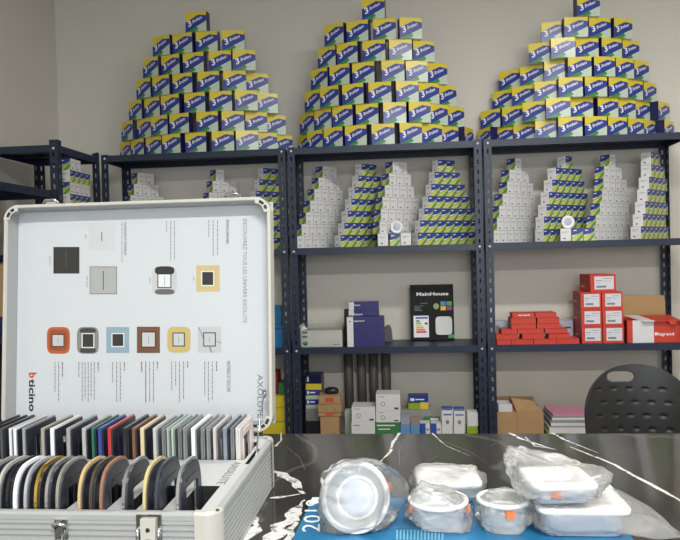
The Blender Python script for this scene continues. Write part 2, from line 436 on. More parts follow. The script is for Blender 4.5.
# wrapped white pack
X0, X1 = xat(301, .03, z3), xat(342.5, .03, z3); w = X1-X0; h = aty(320, 330.5, .03).z-z3
t = thing('wrapped_pack', 'white pack in clear film with green digits, at the left end of the shelf', 'package', ((X0+X1)/2, .03, z3+.0005))
mb = MB().box(-w/2, w/2, 0, .15, 0, h, mat('pack_white', s(226, 227, 222), .4), None)
gd = mat('green_digit', s(30, 95, 60), .5)
add_text(mb, '6 11', (-w/2+.036, -.0045, .008), (0, 0, h-.014), (-.028, 0, 0), gd, 0, .04)
R4(mb, w, h, .78, .93, .12, .17, GINK)
mb.build('pack', t, bevel=.003)
BAGF = None
def film_material(name, tint, base=.25, rough=.12, milk=.35, bmp=.7):
    m = bpy.data.materials.new(name); m.use_nodes = True; nt = m.node_tree; N = nt.nodes; Lk = nt.links
    for n in list(N): N.remove(n)
    out = N.new('ShaderNodeOutputMaterial'); tr = N.new('ShaderNodeBsdfTransparent'); gl = N.new('ShaderNodeBsdfGlossy'); df = N.new('ShaderNodeBsdfDiffuse'); tl = N.new('ShaderNodeBsdfTranslucent')
    tr.inputs['Color'].default_value = (.97, .97, .97, 1); gl.inputs['Roughness'].default_value = rough; gl.inputs['Color'].default_value = (.85, .85, .85, 1)
    df.inputs['Color'].default_value = (*tint, 1); tl.inputs['Color'].default_value = (*tint, 1)
    tc = N.new('ShaderNodeTexCoord'); nz = N.new('ShaderNodeTexNoise'); nz.noise_type = 'RIDGED_MULTIFRACTAL'; nz.inputs['Scale'].default_value = 13; nz.inputs['Detail'].default_value = 2; nz.inputs['Distortion'].default_value = .6
    Lk.new(tc.outputs['Object'], nz.inputs['Vector'])
    mr = N.new('ShaderNodeMapRange'); mr.inputs['From Min'].default_value = .5; mr.inputs['From Max'].default_value = 1.0
    mr.inputs['To Min'].default_value = milk*.75; mr.inputs['To Max'].default_value = milk*1.5
    Lk.new(nz.outputs['Fac'], mr.inputs['Value'])
    bp = N.new('ShaderNodeBump'); bp.inputs['Strength'].default_value = bmp; bp.inputs['Distance'].default_value = .004
    Lk.new(nz.outputs['Fac'], bp.inputs['Height'])
    Lk.new(bp.outputs['Normal'], gl.inputs['Normal'])
    a = N.new('ShaderNodeMixShader'); a.inputs[0].default_value = .5; Lk.new(df.outputs[0], a.inputs[1]); Lk.new(tl.outputs[0], a.inputs[2])
    b_ = N.new('ShaderNodeMixShader'); Lk.new(mr.outputs[0], b_.inputs[0]); Lk.new(tr.outputs[0], b_.inputs[1]); Lk.new(a.outputs[0], b_.inputs[2])
    fr = N.new('ShaderNodeFresnel'); fr.inputs['IOR'].default_value = 1.28+base; Lk.new(bp.outputs['Normal'], fr.inputs['Normal'])
    c_ = N.new('ShaderNodeMixShader'); Lk.new(fr.outputs[0], c_.inputs[0]); Lk.new(b_.outputs[0], c_.inputs[1]); Lk.new(gl.outputs[0], c_.inputs[2])
    Lk.new(c_.outputs[0], out.inputs[0]); return m
FILM = film_material('clear_film', (.9, .9, .9), 0, .2, .10, .2)
BAG = film_material('crumpled_plastic_bag', (.97, .97, .97), 0, .22, .18, .3)
BAG2 = film_material('milky_plastic_bag', (.98, .98, .98), 0, .25, .34, .35)
w2 = w/2+.004
mb = MB(); hz = h+.026; gx, gz = 14, 4
vs = []; fs = []
for k, (x0, y0, x1, y1) in enumerate(((-w2, -.004, w2, -.004), (w2, -.004, w2, .155), (w2, .155, -w2, .155), (-w2, .155, -w2, -.004))):
    o = len(vs)
    for j in range(gz+1):
        for i in range(gx+1):
            a = i/gx; zz_ = .001+hz*j/gz; jit = .003*math.sin(i*1.9+j*2.3+k) if 0 < i < gx and j < gz+1 else 0
            zz_ += (.005*math.sin(i*2.1+k) if j == gz else 0)
            vs.append((x0+(x1-x0)*a, y0+(y1-y0)*a, zz_) if k else (x0+(x1-x0)*a, y0+abs(jit)*-.5, zz_))
    for j in range(gz):
        for i in range(gx): fs.append((o+j*(gx+1)+i, o+j*(gx+1)+i+1, o+(j+1)*(gx+1)+i+1, o+(j+1)*(gx+1)+i))
mb.add(vs, fs, FILM); mb.poly([(-w2, -.004, hz), (w2, -.004, hz), (w2, .155, hz*.94), (-w2, .155, hz*.94)], FILM)
mb.poly([(-w2+.004, -.006, h), (-w2+.045, -.006, h+.01), (-w2+.018, -.006, hz+.004)], WHITEC)
mb.build('plastic_film', t)

# black lamp box
p0 = aty(409.5, 338, .245); 
X0, X1 = xat(411, .235, z3), xat(454.5, .235, z3); w = X1-X0; h = aty(430, 285, .26).z-z3
mb = MB(); BK = mat('black_card', s(26, 27, 27), .6, var=.1, spec=.25)
mb.box(-w/2, w/2, 0, .032, 0, h, BK)
def R4x(u0, u1, v0, v1, m, k=1): R4(mb, w, h, u0, u1, v0, v1, m, k)
add_text(mb, 'MainHouse', (-w/2+.15*w, -.0008, .80*h), (.74*w, 0, 0), (0, 0, .065*h), WTXT, 0, .03)
R4x(.07, .42, .05, .44, WTXT); R4x(.12, .40, .385, .415, mat('label_blue', s(40, 80, 170), .5), 2)
for k, (cc, l) in enumerate(((s(60,150,70), .08), (s(150,190,60), .11), (s(235,210,60), .14), (s(240,170,50), .17), (s(230,110,40), .2), (s(200,40,40), .23))):
    R4x(.13, .13+l, .33-k*.04, .36-k*.04, mat('energy_%d' % k, cc, .5), 2)
R4x(.33, .39, .28, .315, INK, 2)
rr = [(.575+.2*(1 if c > 0 else -1)*0+ .19 + .19*math.copysign(abs(math.cos(t_))**.35, math.cos(t_)), .255+.165*math.copysign(abs(math.sin(t_))**.35, math.sin(t_))) for t_ in [2*PI*i/40 for i in range(40)] for c in (1,)]
mb.poly([(-w/2+u*w, -.0006, v*h) for u, v in rr], mat('lamp_glow_white', s(215, 215, 218), .4))
for u0, v0, cc in ((.70, .615, s(70,140,200)), (.84, .615, s(90,160,70)), (.70, .53, s(230,190,60)), (.84, .53, s(150,60,130))):
    R4x(u0, u0+.12, v0, v0+.075, mat('badge_%d' % int(u0*100+v0*1000), cc, .5))
mb.poly([(-w/2+w*(.60+.065*math.cos(t_)), -.0006, h*(.605+.055*math.sin(t_))) for t_ in [2*PI*i/24 for i in range(24)]], mat('badge_round', s(140,170,90), .5))
R4x(.86, 1.0, .03, .10, mat('badge_green', s(80,160,80), .5), 2)
add_text(mb, 'LED 48W', (-w/2+.1*w, -.0008, .60*h), (.2*w, 0, 0), (0, 0, .025*h), GINK)
for k in range(3): R4x(.1, .28-.03*k, .53+.025*k, .54+.025*k, GINK)
R4x(.24, .4, .655, .665, GREENC)
o = mb.build('lamp_box', None, ((X0+X1)/2, .232, z3+.0035), (math.radians(-4), 0, 0))
tag(o, 'black flat lamp box with white lettering and an energy label, leaning on the wall', 'box')

# red boxes, right rack, third shelf
z = z3
def flat_red(pxl, pxr, pyt, zb, Y, lab, txt=False, d=.10, mm=RED, ang=0):
    def dc(mb, w, h):
        R4(mb, w, h, 0, 1, .93, 1, REDD)
        if txt: add_text(mb, 'legrand', (-w/2+w*.42, -.0008, h*.3), (w*.45, 0, 0), (0, 0, h*.45), WTXT, 0, .02)
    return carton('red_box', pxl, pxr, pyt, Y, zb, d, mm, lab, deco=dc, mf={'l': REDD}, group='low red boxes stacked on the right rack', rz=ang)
def zrow(py, Y=.02): return aty(540, py, Y).z
ra, rb = zrow(340.6), zrow(334.5)
rows = [(z3, 340.8, [(497,511),(511.6,533.5),(534,556.5),(557,579.5)], 'bottom'),
        (None, 335.2, [(496.5,518.5),(522.5,544.5),(549,570)], 'second'),
        (None, 330.5, [(501.5,517.5),(518,544),(545,567.5)], 'third'),
        (None, 326.2, [(515,537)], 'f')]
zb = z3
hrow = [.0275, .0275, .024]
for k, (_, pyt, L, nm) in enumerate(rows[:3]):
    for i, (a, b_) in enumerate(L):
        X0, X1 = xat(a, .02, zb), xat(b_, .02, zb); hk = hrow[k]
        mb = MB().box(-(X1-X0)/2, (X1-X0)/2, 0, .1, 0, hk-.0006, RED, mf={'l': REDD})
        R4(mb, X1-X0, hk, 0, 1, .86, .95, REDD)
        o = mb.build('red_box', None, ((X0+X1)/2, .02+.004*((i+k) % 2), zb+.0004))
        tag(o, 'low red box, %s in the %s layer of the red stack' % (ords(i, len(L)), nm), 'box', 'low red boxes stacked on the right rack')
    zb += hk
for k, (hk, L) in enumerate(((.026, [(511.5,536),(537,560)]), (.03, [(511,536),(537.5,559.5)]), (.0, []))):
    for i, (a, b_) in enumerate(L):
        X0, X1 = xat(a, .025, zb), xat(b_, .025, zb)
        nm = ('fourth', 'fifth')[k]
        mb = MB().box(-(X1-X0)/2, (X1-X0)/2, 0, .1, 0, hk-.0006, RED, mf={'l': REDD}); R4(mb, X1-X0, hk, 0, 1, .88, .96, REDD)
        o = mb.build('red_box', None, ((X0+X1)/2, .025, zb+.0004)); tag(o, 'low red box, %s one in the %s layer of the red stack' % (('left', 'right')[i], nm), 'box', 'low red boxes stacked on the right rack')
    zb += hk
for i, (a, b_) in enumerate(((512.5, 534.5), (535.5, 556.5))):
    X0, X1 = xat(a, .025, zb), xat(b_, .025, zb); hk = .0235
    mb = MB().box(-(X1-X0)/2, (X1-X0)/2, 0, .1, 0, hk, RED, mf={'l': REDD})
    if i == 0: add_text(mb, 'legrand', (-(X1-X0)/2+.03, -.0008, hk*.3), (.055, 0, 0), (0, 0, hk*.5), WTXT, 0, .03)
    o = mb.build('red_box', None, ((X0+X1)/2, .025, zb+.0004)); tag(o, 'low red box on top of the red stack, ' + ('left one with white lettering' if i == 0 else 'plain right one'), 'box', 'low red boxes stacked on the right rack')
# packs behind the red stack
def pk(mb, w, h):
    R4(mb, w, h, .1, .3, .5, .8, GINK); R4(mb, w, h, .45, .9, .6, .68, NAVY); R4(mb, w, h, .5, .7, .2, .4, NAVY)
PKM = mat('pale_blue_pack', s(176, 182, 194), .4, var=.1)
carton('parts_pack', 494, 513, 321, .17, z3, .06, PKM, 'pale pack behind the left end of the low red stack', 'package', deco=pk)
carton('parts_pack', 557, 573, 320.5, .17, z3, .06, PKM, 'pale pack with dark marks behind the right end of the low red stack', 'package', deco=pk)
# red cartons with white labels
LBL = mat('paper_label', s(214, 216, 226), .5, var=.03)
def lab_deco(mb, w, h):
    R4(mb, w, h, .16, .92, .14, .88, LBL)
    R4(mb, w, h, .24, .62, .24, .36, GINK, 2); R4(mb, w, h, .2, .45, .62, .66, GINK, 2); R4(mb, w, h, .5, .85, .74, .77, GINK, 2)
    R4(mb, w, h, .5, .8, .6, .62, GINK, 2); R4(mb, w, h, .2, .4, .5, .52, GINK, 2)
hc = .086; 
cols = ((581.3, 602.0), (602.6, 623.6))
for r in range(3):
    for cidx, (a, b_) in enumerate(cols):
        zb = z3+r*hc; X0, X1 = xat(a-1.0*(r-1)*0.6, .03, zb), xat(b_-1.0*(r-1)*.6, .03, zb)
        w = X1-X0-.001
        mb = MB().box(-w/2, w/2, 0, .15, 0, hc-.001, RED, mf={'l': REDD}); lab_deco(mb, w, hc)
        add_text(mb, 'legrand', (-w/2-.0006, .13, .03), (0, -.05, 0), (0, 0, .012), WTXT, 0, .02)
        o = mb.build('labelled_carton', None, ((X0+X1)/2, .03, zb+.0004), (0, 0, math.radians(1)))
        tag(o, 'red carton with white label, %s column, %s of the block' % (('left', 'right')[cidx], ('bottom row', 'middle row', 'top full row')[r]), 'box', 'red cartons with white labels')
zb = z3+3*hc; X0, X1 = xat(587, .03, zb), xat(619, .03, zb); w = X1-X0
mb = MB().box(-w/2+.012, w/2-.012, 0, .13, 0, .088, RED, mf={'l': REDD}); w_ = w-.024; lab_deco(mb, w_, .088)
add_text(mb, 'legrand', (-w_/2-.0006, .115, .02), (0, -.045, 0), (0, 0, .012), WTXT, 0, .02)
tag(mb.build('labelled_carton', None, ((X0+X1)/2+.003, .036, zb+.0004), (0, 0, math.radians(9))), 'red carton with white label, alone on top of the block', 'box', 'red cartons with white labels')
# big open carton
X0 = xat(627.5, .03, z3); w = 1.932-X0; h = aty(640, 320.5, .03).z-z3
t = thing('open_carton', 'large red and white open carton with brown flap, right end of the shelf', 'box', (X0, .03, z3+.0005))
mb = MB(); c = .003
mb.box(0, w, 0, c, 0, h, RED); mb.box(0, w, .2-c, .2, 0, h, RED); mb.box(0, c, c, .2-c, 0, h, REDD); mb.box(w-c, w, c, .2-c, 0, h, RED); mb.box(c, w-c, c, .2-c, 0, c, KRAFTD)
mb.poly([(.026, -.0004, 0), (.128, -.0004, 0), (.128, -.0004, h), (.026, -.0004, h)], WHITEC)
mb.poly([(c, -.0004, 0), (.026, -.0004, 0), (.026, -.0004, h), (c, -.0004, h)], RED)
add_text(mb, 'legrand', (.146, -.0008, .03), (.078, 0, 0), (0, 0, .02), WTXT, 0, .02)
mb.poly([(.132, -.0008, .036), (.144, -.0008, .036), (.144, -.0008, .05), (.132, -.0008, .05)], WTXT)
mb.build('box_body', t)
hf = aty(650, 296, .2).z-z3-h
MB().prism([(0, 0), (w-.004, 0), (w-.004, hf-.006), (w-.010, hf), (.01, hf), (.0, hf-.006)], .003, KRAFT).build('back_flap', t, (.0, .197, h+.0005), (math.radians(-5), 0, 0))
mb = MB(); mb.prism([(0, 0), (w*1, 0), (w*1, .004), (0, .004)], .003, RED)
fl = [(.075, -.02, h-.006), (.36, -.02, h-.006), (.36, .16, h+.012), (.02, .16, h+.012)]
mb = MB(); mb.poly([(.128, -.022, h-.004), (w-.004, -.022, h-.004), (w-.004, .15, h+.012), (.10, .15, h+.012)], RED); mb.poly([(.07, -.022, h-.004), (.128, -.022, h-.004), (.10, .15, h+.012), (.03, .15, h+.012)], WHITEC)
mb.poly([(.19, -.0225, h-.004), (.23, -.0225, h-.004), (.222, -.023, h-.02), (.198, -.023, h-.02)], RED)
mb.build('front_flap', t, solid=.002)

# ------------------------------------------------------------------ bottom shelf contents
z4 = ztop(3)
def col_box(pxl, pxr, pyt, pyb, Y, m, lab, name='carton', cat='box', d=.1, mf=None, deco=None, grp=None, zb=None, rz=0):
    """a box whose top is seen at pyt; base at pyb (or at the shelf)"""
    z = z4 if pyb is None else aty((pxl+pxr)/2, pyb, Y).z
    if zb is not None: z = zb
    return carton(name, pxl, pxr, pyt, Y, z, d, m, lab, cat, deco=deco, mf=mf, group=grp, rz=rz)
def wdeco(lines=True, blue=False):
    def f(mb, w, h):
        R4(mb, w, h, .1, .35, .84, .88, GINK); R4(mb, w, h, .75, .92, .08, .2, NAVY if blue else GINK)
        n = 16; mb.poly([(-w/2+w*.28+.012*math.cos(2*PI*i/n), -.0005, h*.42+.012*math.sin(2*PI*i/n)) for i in range(n)], GINK)
        mb.poly([(-w/2+w*.28+.009*math.cos(2*PI*i/n), -.0008, h*.42+.009*math.sin(2*PI*i/n)) for i in range(n)], WHITEC)
    return f
Yb = .03
# bottom layer to the counter line: full height boxes on the shelf
def stack(specs, Y, d):
    for (pxl, pxr, tops, items) in specs:
        zb = z4
        for pyt, (m, lab, name, deco, mf) in zip(tops, items):
            o = carton(name, pxl, pxr, pyt, Y, zb, d, m, lab, deco=deco, mf=mf)
            zb = aty((pxl+pxr)/2, pyt, Y).z+.0008
GRN = mat('green_box', s(58, 128, 70), .45)
LB = mat('light_blue_box', s(104, 150, 196), .45); GL = mat('grey_lilac_box', s(158, 162, 178), .45)
def gstripe(mb, w, h):
    R4(mb, w, h, .05, .8, .85, .9, WTXT); R4(mb, w, h, .1, .6, .7, .74, WTXT)
def bdeco(mb, w, h):
    R4(mb, w, h, .0, .55, .0, 1, LBLUE); R4(mb, w, h, .6, .9, .7, .78, GINK)
LBLUE = mat('logo_blue', s(46, 84, 168), .45)
def bulbdeco(mb, w, h):
    R4(mb, w, h, .05, .95, .92, .99, LBLUE); R4(mb, w, h, .15, .9, .62, .70, LBLUE)
    mb.poly([(-w/2+w*.5+w*.16*math.cos(2*PI*i/14), -.0006, h*.22+w*.2*math.sin(2*PI*i/14)) for i in range(14)], GINK)
stack([(352, 375.5, [422, 407], [(WHITEC, 'large white carton under a smaller one, right of the kraft stack', 'white_carton', wdeco(), None),
                                   (WHITEC, 'white carton with a ring drawing, second from the kraft stack, upper', 'white_carton', wdeco(blue=True), None)]),
       (376.2, 400.5, [422.5, 411, 394.5], [(GRN, 'green carton at the foot of the tall white pile', 'green_carton', gstripe, None),
                                   (WHITEC, 'white carton in the middle of the tall pile, above the green one', 'white_carton', wdeco(blue=True), None),
                                   (WHITEC, 'white carton on top of the tallest pile, with a lamp drawing', 'white_carton', wdeco(blue=True), None)])], .02, .12)
stack([(401, 410.3, [425, 418.5], [(LB, 'light blue small box right of the green carton', 'small_carton', None, None), (GL, 'grey small box on the light blue one right of the green carton', 'small_carton', None, None)]),
       (411, 420, [425, 418.5], [(LB, 'second light blue small box, right of the first', 'small_carton', None, None), (mat('taupe_box', s(150,140,130), .5), 'taupe small box lying on the second light blue box', 'small_carton', None, None)]),
       (420.8, 430.5, [423.5], [(WHITEC, 'small white box with a blue mark, left of its twin', 'small_carton', bdeco, None)]),
       (431.5, 441.5, [423.5], [(WHITEC, 'small white box with a blue mark, right of its twin', 'small_carton', bdeco, None)])], .02, .07)
X0 = xat(401.5, .125, z4); 
mb = MB(); wq = xat(432, .125, z4)-X0; hq = aty(415, 410, .125).z-z4
tag(MB().box(0, wq, 0, .12, 0, hq, mat('grey_tray', s(150,152,152), .5)).build('grey_carton', None, (X0, .125, z4+.0004)), 'wide grey carton under the small blue and yellow box', 'box')
zq = z4+hq+.001
def by(mb, w, h): R4(mb, w, h, 0, 1, .5, 1, BLUEC); R4(mb, w, h, 0, .6, 0, .45, LIMEC); R4(mb, w, h, .6, 1, 0, .5, YELC); R4(mb, w, h, .1, .3, .6, .8, WTXT, 2); R4(mb, w, h, .35, .8, .66, .74, WTXT, 2)
carton('bulb_pack', 408.5, 428.5, 395.5, .14, zq, .06, NAVYC, 'small blue and yellow box lying on the wide grey carton', deco=by)
stack([(424.5, 440.5, [417.5], [(GRN, 'low green and white packet between grey carton and bulb boxes', 'green_packet', lambda mb, w, h: R4(mb, w, h, .4, .9, .9, .97, WTXT), None)])], .1, .02)
stack([(442, 453, [426, 409], [(WHITEC, 'white box lying beneath the left blue-capped bulb box', 'small_carton', None, None), (WHITEC, 'left one of two upright white bulb boxes with blue caps', 'upright_bulb_box', bulbdeco, {'t': LBLUE})]),
       (454, 465, [426, 409.5], [(WHITEC, 'white box lying beneath the right blue-capped bulb box', 'small_carton', None, None), (WHITEC, 'right one of two upright white bulb boxes with blue caps', 'upright_bulb_box', bulbdeco, {'t': LBLUE})]),
       (467.5, 478, [426.5, 412.5], [(LIMEC, 'pale green box beneath a white one, left of the right post', 'small_carton', None, None), (WHITEC, 'plain white box at the right end of the bottom shelf', 'small_carton', None, None)])], .02, .07)
# left: flat dark/green packs piled, kraft stack
def fp(mb, w, h): R4(mb, w, h, 0, 1, .48, 1, BLUEC); R4(mb, w, h, 0, 1, .0, .42, PALEC); R4(mb, w, h, .08, .2, .55, .9, WTXT, 2); R4(mb, w, h, .25, .6, .65, .8, WTXT, 2)
def fp2(mb, w, h): R4(mb, w, h, 0, 1, .48, 1, NAVYC); R4(mb, w, h, 0, 1, .0, .42, YELC); R4(mb, w, h, .08, .2, .55, .9, WTXT, 2)
stack([(306, 321.5, [421, 408.8, 399.5, 390, 375.5], [(mat('dark_carton', s(46,46,50), .5), 'dark carton at the bottom behind the kraft boxes', 'dark_carton', None, None),
     (mat('greywhite_carton', s(150,150,150), .5), 'grey box on the dark carton beside the left post', 'grey_box', None, None),
     (NAVYC, 'lowest blue and pale green flat pack beside the left post', 'flat_pack', fp, None), (NAVYC, 'middle blue and pale green flat pack beside the left post', 'flat_pack', fp, None),
     (NAVYC, 'topmost blue and yellow flat pack beside the left post', 'flat_pack', fp2, None)])], .14, .12)
TAPE = mat('orange_tape', s(200, 84, 46), .5)
zb = z4
for k, (pyt, a, b_, tape, lab) in enumerate(((416.5, 321, 339.5, False, 'tall kraft carton at the foot of the kraft stack'), (412.5, 318.5, 341, True, 'kraft box with orange tape lying on the tall kraft carton'),
     (404, 318, 341.5, False, 'plain kraft box in the middle of the kraft stack'), (396, 319, 340.5, True, 'topmost kraft box with orange tape in the kraft stack'))):
    def kd(mb, w, h):
        if tape: R4(mb, w, h, .3, .68, .15, .8, TAPE)
        else: R4(mb, w, h, .7, .76, .1, .5, KRAFTD)
    carton('kraft_box', a, b_, pyt, .03-.002*k, zb, .11, KRAFT, lab, deco=kd, group='kraft boxes beside the left post', rz=math.radians((0, 4, -3, 3)[k])); zb = aty(330, pyt, .03).z+.003
X0 = xat(331, .06, zb)
tag(MB().lathe([(0, 0), (.035, 0), (.04, .012), (.034, .024), (.02, .03), (0, .031)], BLACKP, n=20, ell=.7).build('black_cable_coil', None, (X0, .085, zb+.002)), 'black lumpy coil lying on top of the kraft boxes', 'coil')
tag(MB().box(-.02, .02, 0, .05, 0, aty(349, 415, .06).z-z4, mat('green_white_box', s(186,200,188), .5), mf={'f': PALEC}).build('green_white_box', None, (xat(348.5, .12, z4), .16, z4+.0004)), 'pale green and white box between kraft stack and white cartons', 'box')
# dark rolls leaning at the back
ROLL = mat('dark_roll', s(92, 88, 83), .5, var=.1)
for k, (px, nm) in enumerate(((349, 'leftmost'), (362, 'second from left'), (374, 'second from right'), (386.5, 'rightmost'))):
    X = xat(px, .255, .7)
    tag(MB().lathe([(0, 0), (.0255, 0), (.0255, .47), (.021, .472), (.0, .472)], ROLL, n=24).build('dark_roll', None, (X, .255, z4+.0006)), '%s of four dark upright rolls at the back of the bottom shelf' % nm, 'roll', 'dark rolls at the back of the bottom shelf')
# bay 3 bottom
X0, X1 = xat(498, .03, z4), xat(544, .03, z4); w = X1-X0; h = aty(520, 412, .03).z-z4
t = thing('open_cardboard_box', 'open brown cardboard box with raised flaps, foot of the right rack', 'box', (X0, .03, z4+.0005))
mb = MB(); c = .003
mb.box(0, w, 0, c, 0, h, KRAFT); mb.box(0, w, .2-c, .2, 0, h, KRAFT); mb.box(0, c, c, .2-c, 0, h, KRAFT); mb.box(w-c, w, c, .2-c, 0, h, KRAFT); mb.box(c, w-c, c, .2-c, 0, c, KRAFTD)
mb.box(w*.42, w*.42+.003, -.0008, 0, 0, h, KRAFTD)
mb.build('box_body', t)
MB().add([(w*.43, .0, h), (w, .0, h), (w*.82, .10, h+.035), (w*.36, .08, h+.055)], [(0,1,2,3)], KRAFT).build('flap', t, solid=.003)
MB().add([(0.0, .197, h), (w, .197, h), (w*.95, .235, h+.03), (.02, .235, h+.03)], [(0,1,2,3)], KRAFT).build('flap', t, solid=.003)
MB().add([(w*.42, .0, h), (w*.42, .15, h), (w*.33, .13, h+.055), (w*.33, .02, h+.055)], [(0,1,2,3)], REDD).build('divider', t, solid=.003)
tag(MB().box(0, w*.3, 0, .1, 0, h+.03, WHITEC).build('white_carton', None, (X0+.01, .05, z4+.005)), 'white carton standing inside the open brown cardboard box', 'box')
# folders
FG = mat('folder_grey', s(150, 156, 160), .4); FP = mat('folder_pink', s(205, 140, 165), .5); FPA = mat('folder_lime', s(170, 200, 110), .5)
XF = xat(545, .05, .55)
base = z4
zz = base
specs = [(FPA, 'lime green folder at the bottom of the folder pile', .03, 0), (WHITEC, 'white sheaf of papers in the folder pile', .022, 0), (FG, 'thick grey ring binder near the top of the pile', .035, 2),
         (FG, 'second grey binder lying aslant in the pile', .025, 5), (FP, 'pink folder on top of the folder pile', .012, 7)]
for k, (m, lab, th, ang) in enumerate(specs):
    x = xat(548+k*1.5, .03, .55); hgt = (.062, .028, .03, .022, .012)[k]
    mb = MB().box(0, .235-.01*k, 0, .2, 0, hgt, m)
    if m is FG: mb.box(.003, .23-.01*k, -.0006, .0, hgt*.25, hgt*.75, WHITEC)
    tag(mb.build('folder', None, (x, .035+.004*k, zz+.0006), (0, 0, math.radians(-2+k))), lab, 'folder', 'folders at the foot of the right rack'); zz += hgt+.001
# bay 1 bottom right : yellow boxes, red, blue
YB2 = mat('yellow_box', s(214, 194, 44), .45)
zb = z4
for k, (pyt, lab) in enumerate(((421, 'lowest yellow box right of the case lid'), (407.5, 'middle yellow box right of the case lid'), (395.5, 'topmost yellow box right of the case lid'))):
    carton('yellow_box', 263, 286.5, pyt, .02, zb, .15, YB2, lab, group='yellow boxes beside the case lid', deco=lambda mb, w, h: R4(mb, w, h, .0, 1, .93, 1, LIMEC)); zb = aty(275, pyt, .02).z+.001
carton('red_case', 266, 278, 372, .04, zb, .1, mat('deep_red', s(130, 30, 32), .5), 'deep red box on the yellow boxes beside the case lid')
carton('green_case', 278.6, 285, 383, .04, zb, .1, GRN, 'small green box on the yellow boxes beside the post')
CB = mat('cyan_blue', s(28, 116, 168), .4)
carton('blue_case', 262, 283.5, 325, .03, z3, .12, CB, 'blue plastic box on the shelf, right of the case lid', deco=lambda mb, w, h: R4(mb, w, h, 0, 1, .8, .85, NAVY))
carton('blue_case', 266, 281, 306, .05, aty(275, 325, .03).z+.001, .08, CB, 'smaller blue box on top of the blue plastic box')
# left edge: kraft boxes seen past the case lid
xk = XR2-.2
zb = 1.12+LIP/2
for k in range(4):
    hk = .07
    tag(MB().box(-.13, .13, 0, .3, 0, hk, KRAFT if k else NAVYC).build('shelf_box', None, (XR2-.165, YN-.6, zb+.0005+k*(hk+.0008))), ('dark blue' if k == 0 else 'brown')+' box in the left wall rack, %s of its pile' % ('bottom', 'second', 'third', 'top')[k], 'box', 'boxes in the left wall rack')
tower(0, YN-.62, 1.42-.3+0, 90, [0], [1], 'b', 'x', 'x', X0=-99) if False else None

# ------------------------------------------------------------------ chair
CH = mat('charcoal_chair_plastic', s(36, 37, 39), .42, var=.08, scale=60, bump=.05)
yc = -.75
def chair():
    Xc = xat(640, yc, 1.0); 
    ztp = aty(640, 367.5, yc).z; half = xat(640, yc, .9)-xat(583.5, yc, .9)
    t = thing('plastic_chair', 'charcoal plastic chair with a handle slot, between counter and racks', 'chair', (Xc, yc, 0), 0)
    # backrest as grid surface with slot
    zb = .50; H = ztp-zb; NX, NZ = 110, 130
    mb = MB(); idx = {}; vs = []; fs = []
    sxc, szc = -.065, ztp-aty(624, 379, yc).z   # slot centre offset
    scx = xat(624.5, yc, .95)-Xc; scz = aty(624.5, 380, yc).z
    dim = []
    for r in range(5):
        for c in range(5):
            dim.append((scx+(c-1.5)*.062+(.02 if r % 2 else 0), scz-.048-r*.052))
    for j in range(NZ+1):
        v = math.sin(PI/2*j/NZ)
        z = zb+H*v
        # half width as function of height
        q = max(0, (v-.55)/.45); hw = half*(1-.06*(1-v))*max(0, 1-q**2.1)**(1/2.2) if q > 0 else half*(1-.06*(1-v))
        hw = max(hw, half*.12)
        for i in range(NX+1):
            a = -1+2*i/NX
            x = a*hw; aa = abs(x)/half; y = .035*(1-aa**2) + .05*(v**1.5) - .02*aa**3
            zz = z - (0)
            for dx, dz in dim:
                d2 = ((x-dx)/.017)**2+((zz-dz)/.008)**2
                if d2 < 1: y += .004*(1-d2)
            vs.append((x, y, zz))
    for j in range(NZ):
        for i in range(NX):
            q = [j*(NX+1)+i, j*(NX+1)+i+1, (j+1)*(NX+1)+i+1, (j+1)*(NX+1)+i]
            cx = sum(vs[k][0] for k in q)/4; cz = sum(vs[k][2] for k in q)/4
            u = (cx-scx)/.053; w_ = (cz-scz)/.021
            if abs(u)**3+abs(w_)**3 < 1: continue
            fs.append(q)
    mb.add(vs, fs, CH, smooth=True); o = mb.build('backrest', t, solid=.007)
    # seat
    mb = MB(); vs = []; fs = []
    for j in range(17):
        for i in range(21):
            a = -1+2*i/20; b_ = j/16
            k = 1-.12*abs(2*b_-1)**4
            vs.append((a*half*1.02*k, -.41+.43*b_, .455+.02*abs(a)**3-.012*math.sin(b_*PI)+(.04*(b_-.85)/.15 if b_ > .85 else 0)))
    for j in range(16):
        for i in range(20): fs.append((j*21+i, j*21+i+1, (j+1)*21+i+1, (j+1)*21+i))
    mb.add(vs, fs, CH, smooth=True); mb.build('seat', t, solid=.008)
    for sx in (-1, 1):
        for y0, y1 in ((-.36, -.40), (.0, .08)):
            MB().tube([(sx*(half-.06), y0, .447), (sx*(half-.02), y1, .004)], .011, CHROME).build('leg', t)
        MB().tube([(sx*(half-.06), .0, .45), (sx*(half-.05), .03, .53), (sx*(half-.06), .045, .62)], .009, CHROME).build('back_support', t)
    t.rotation_euler = (0, 0, math.radians(-4))
chair()

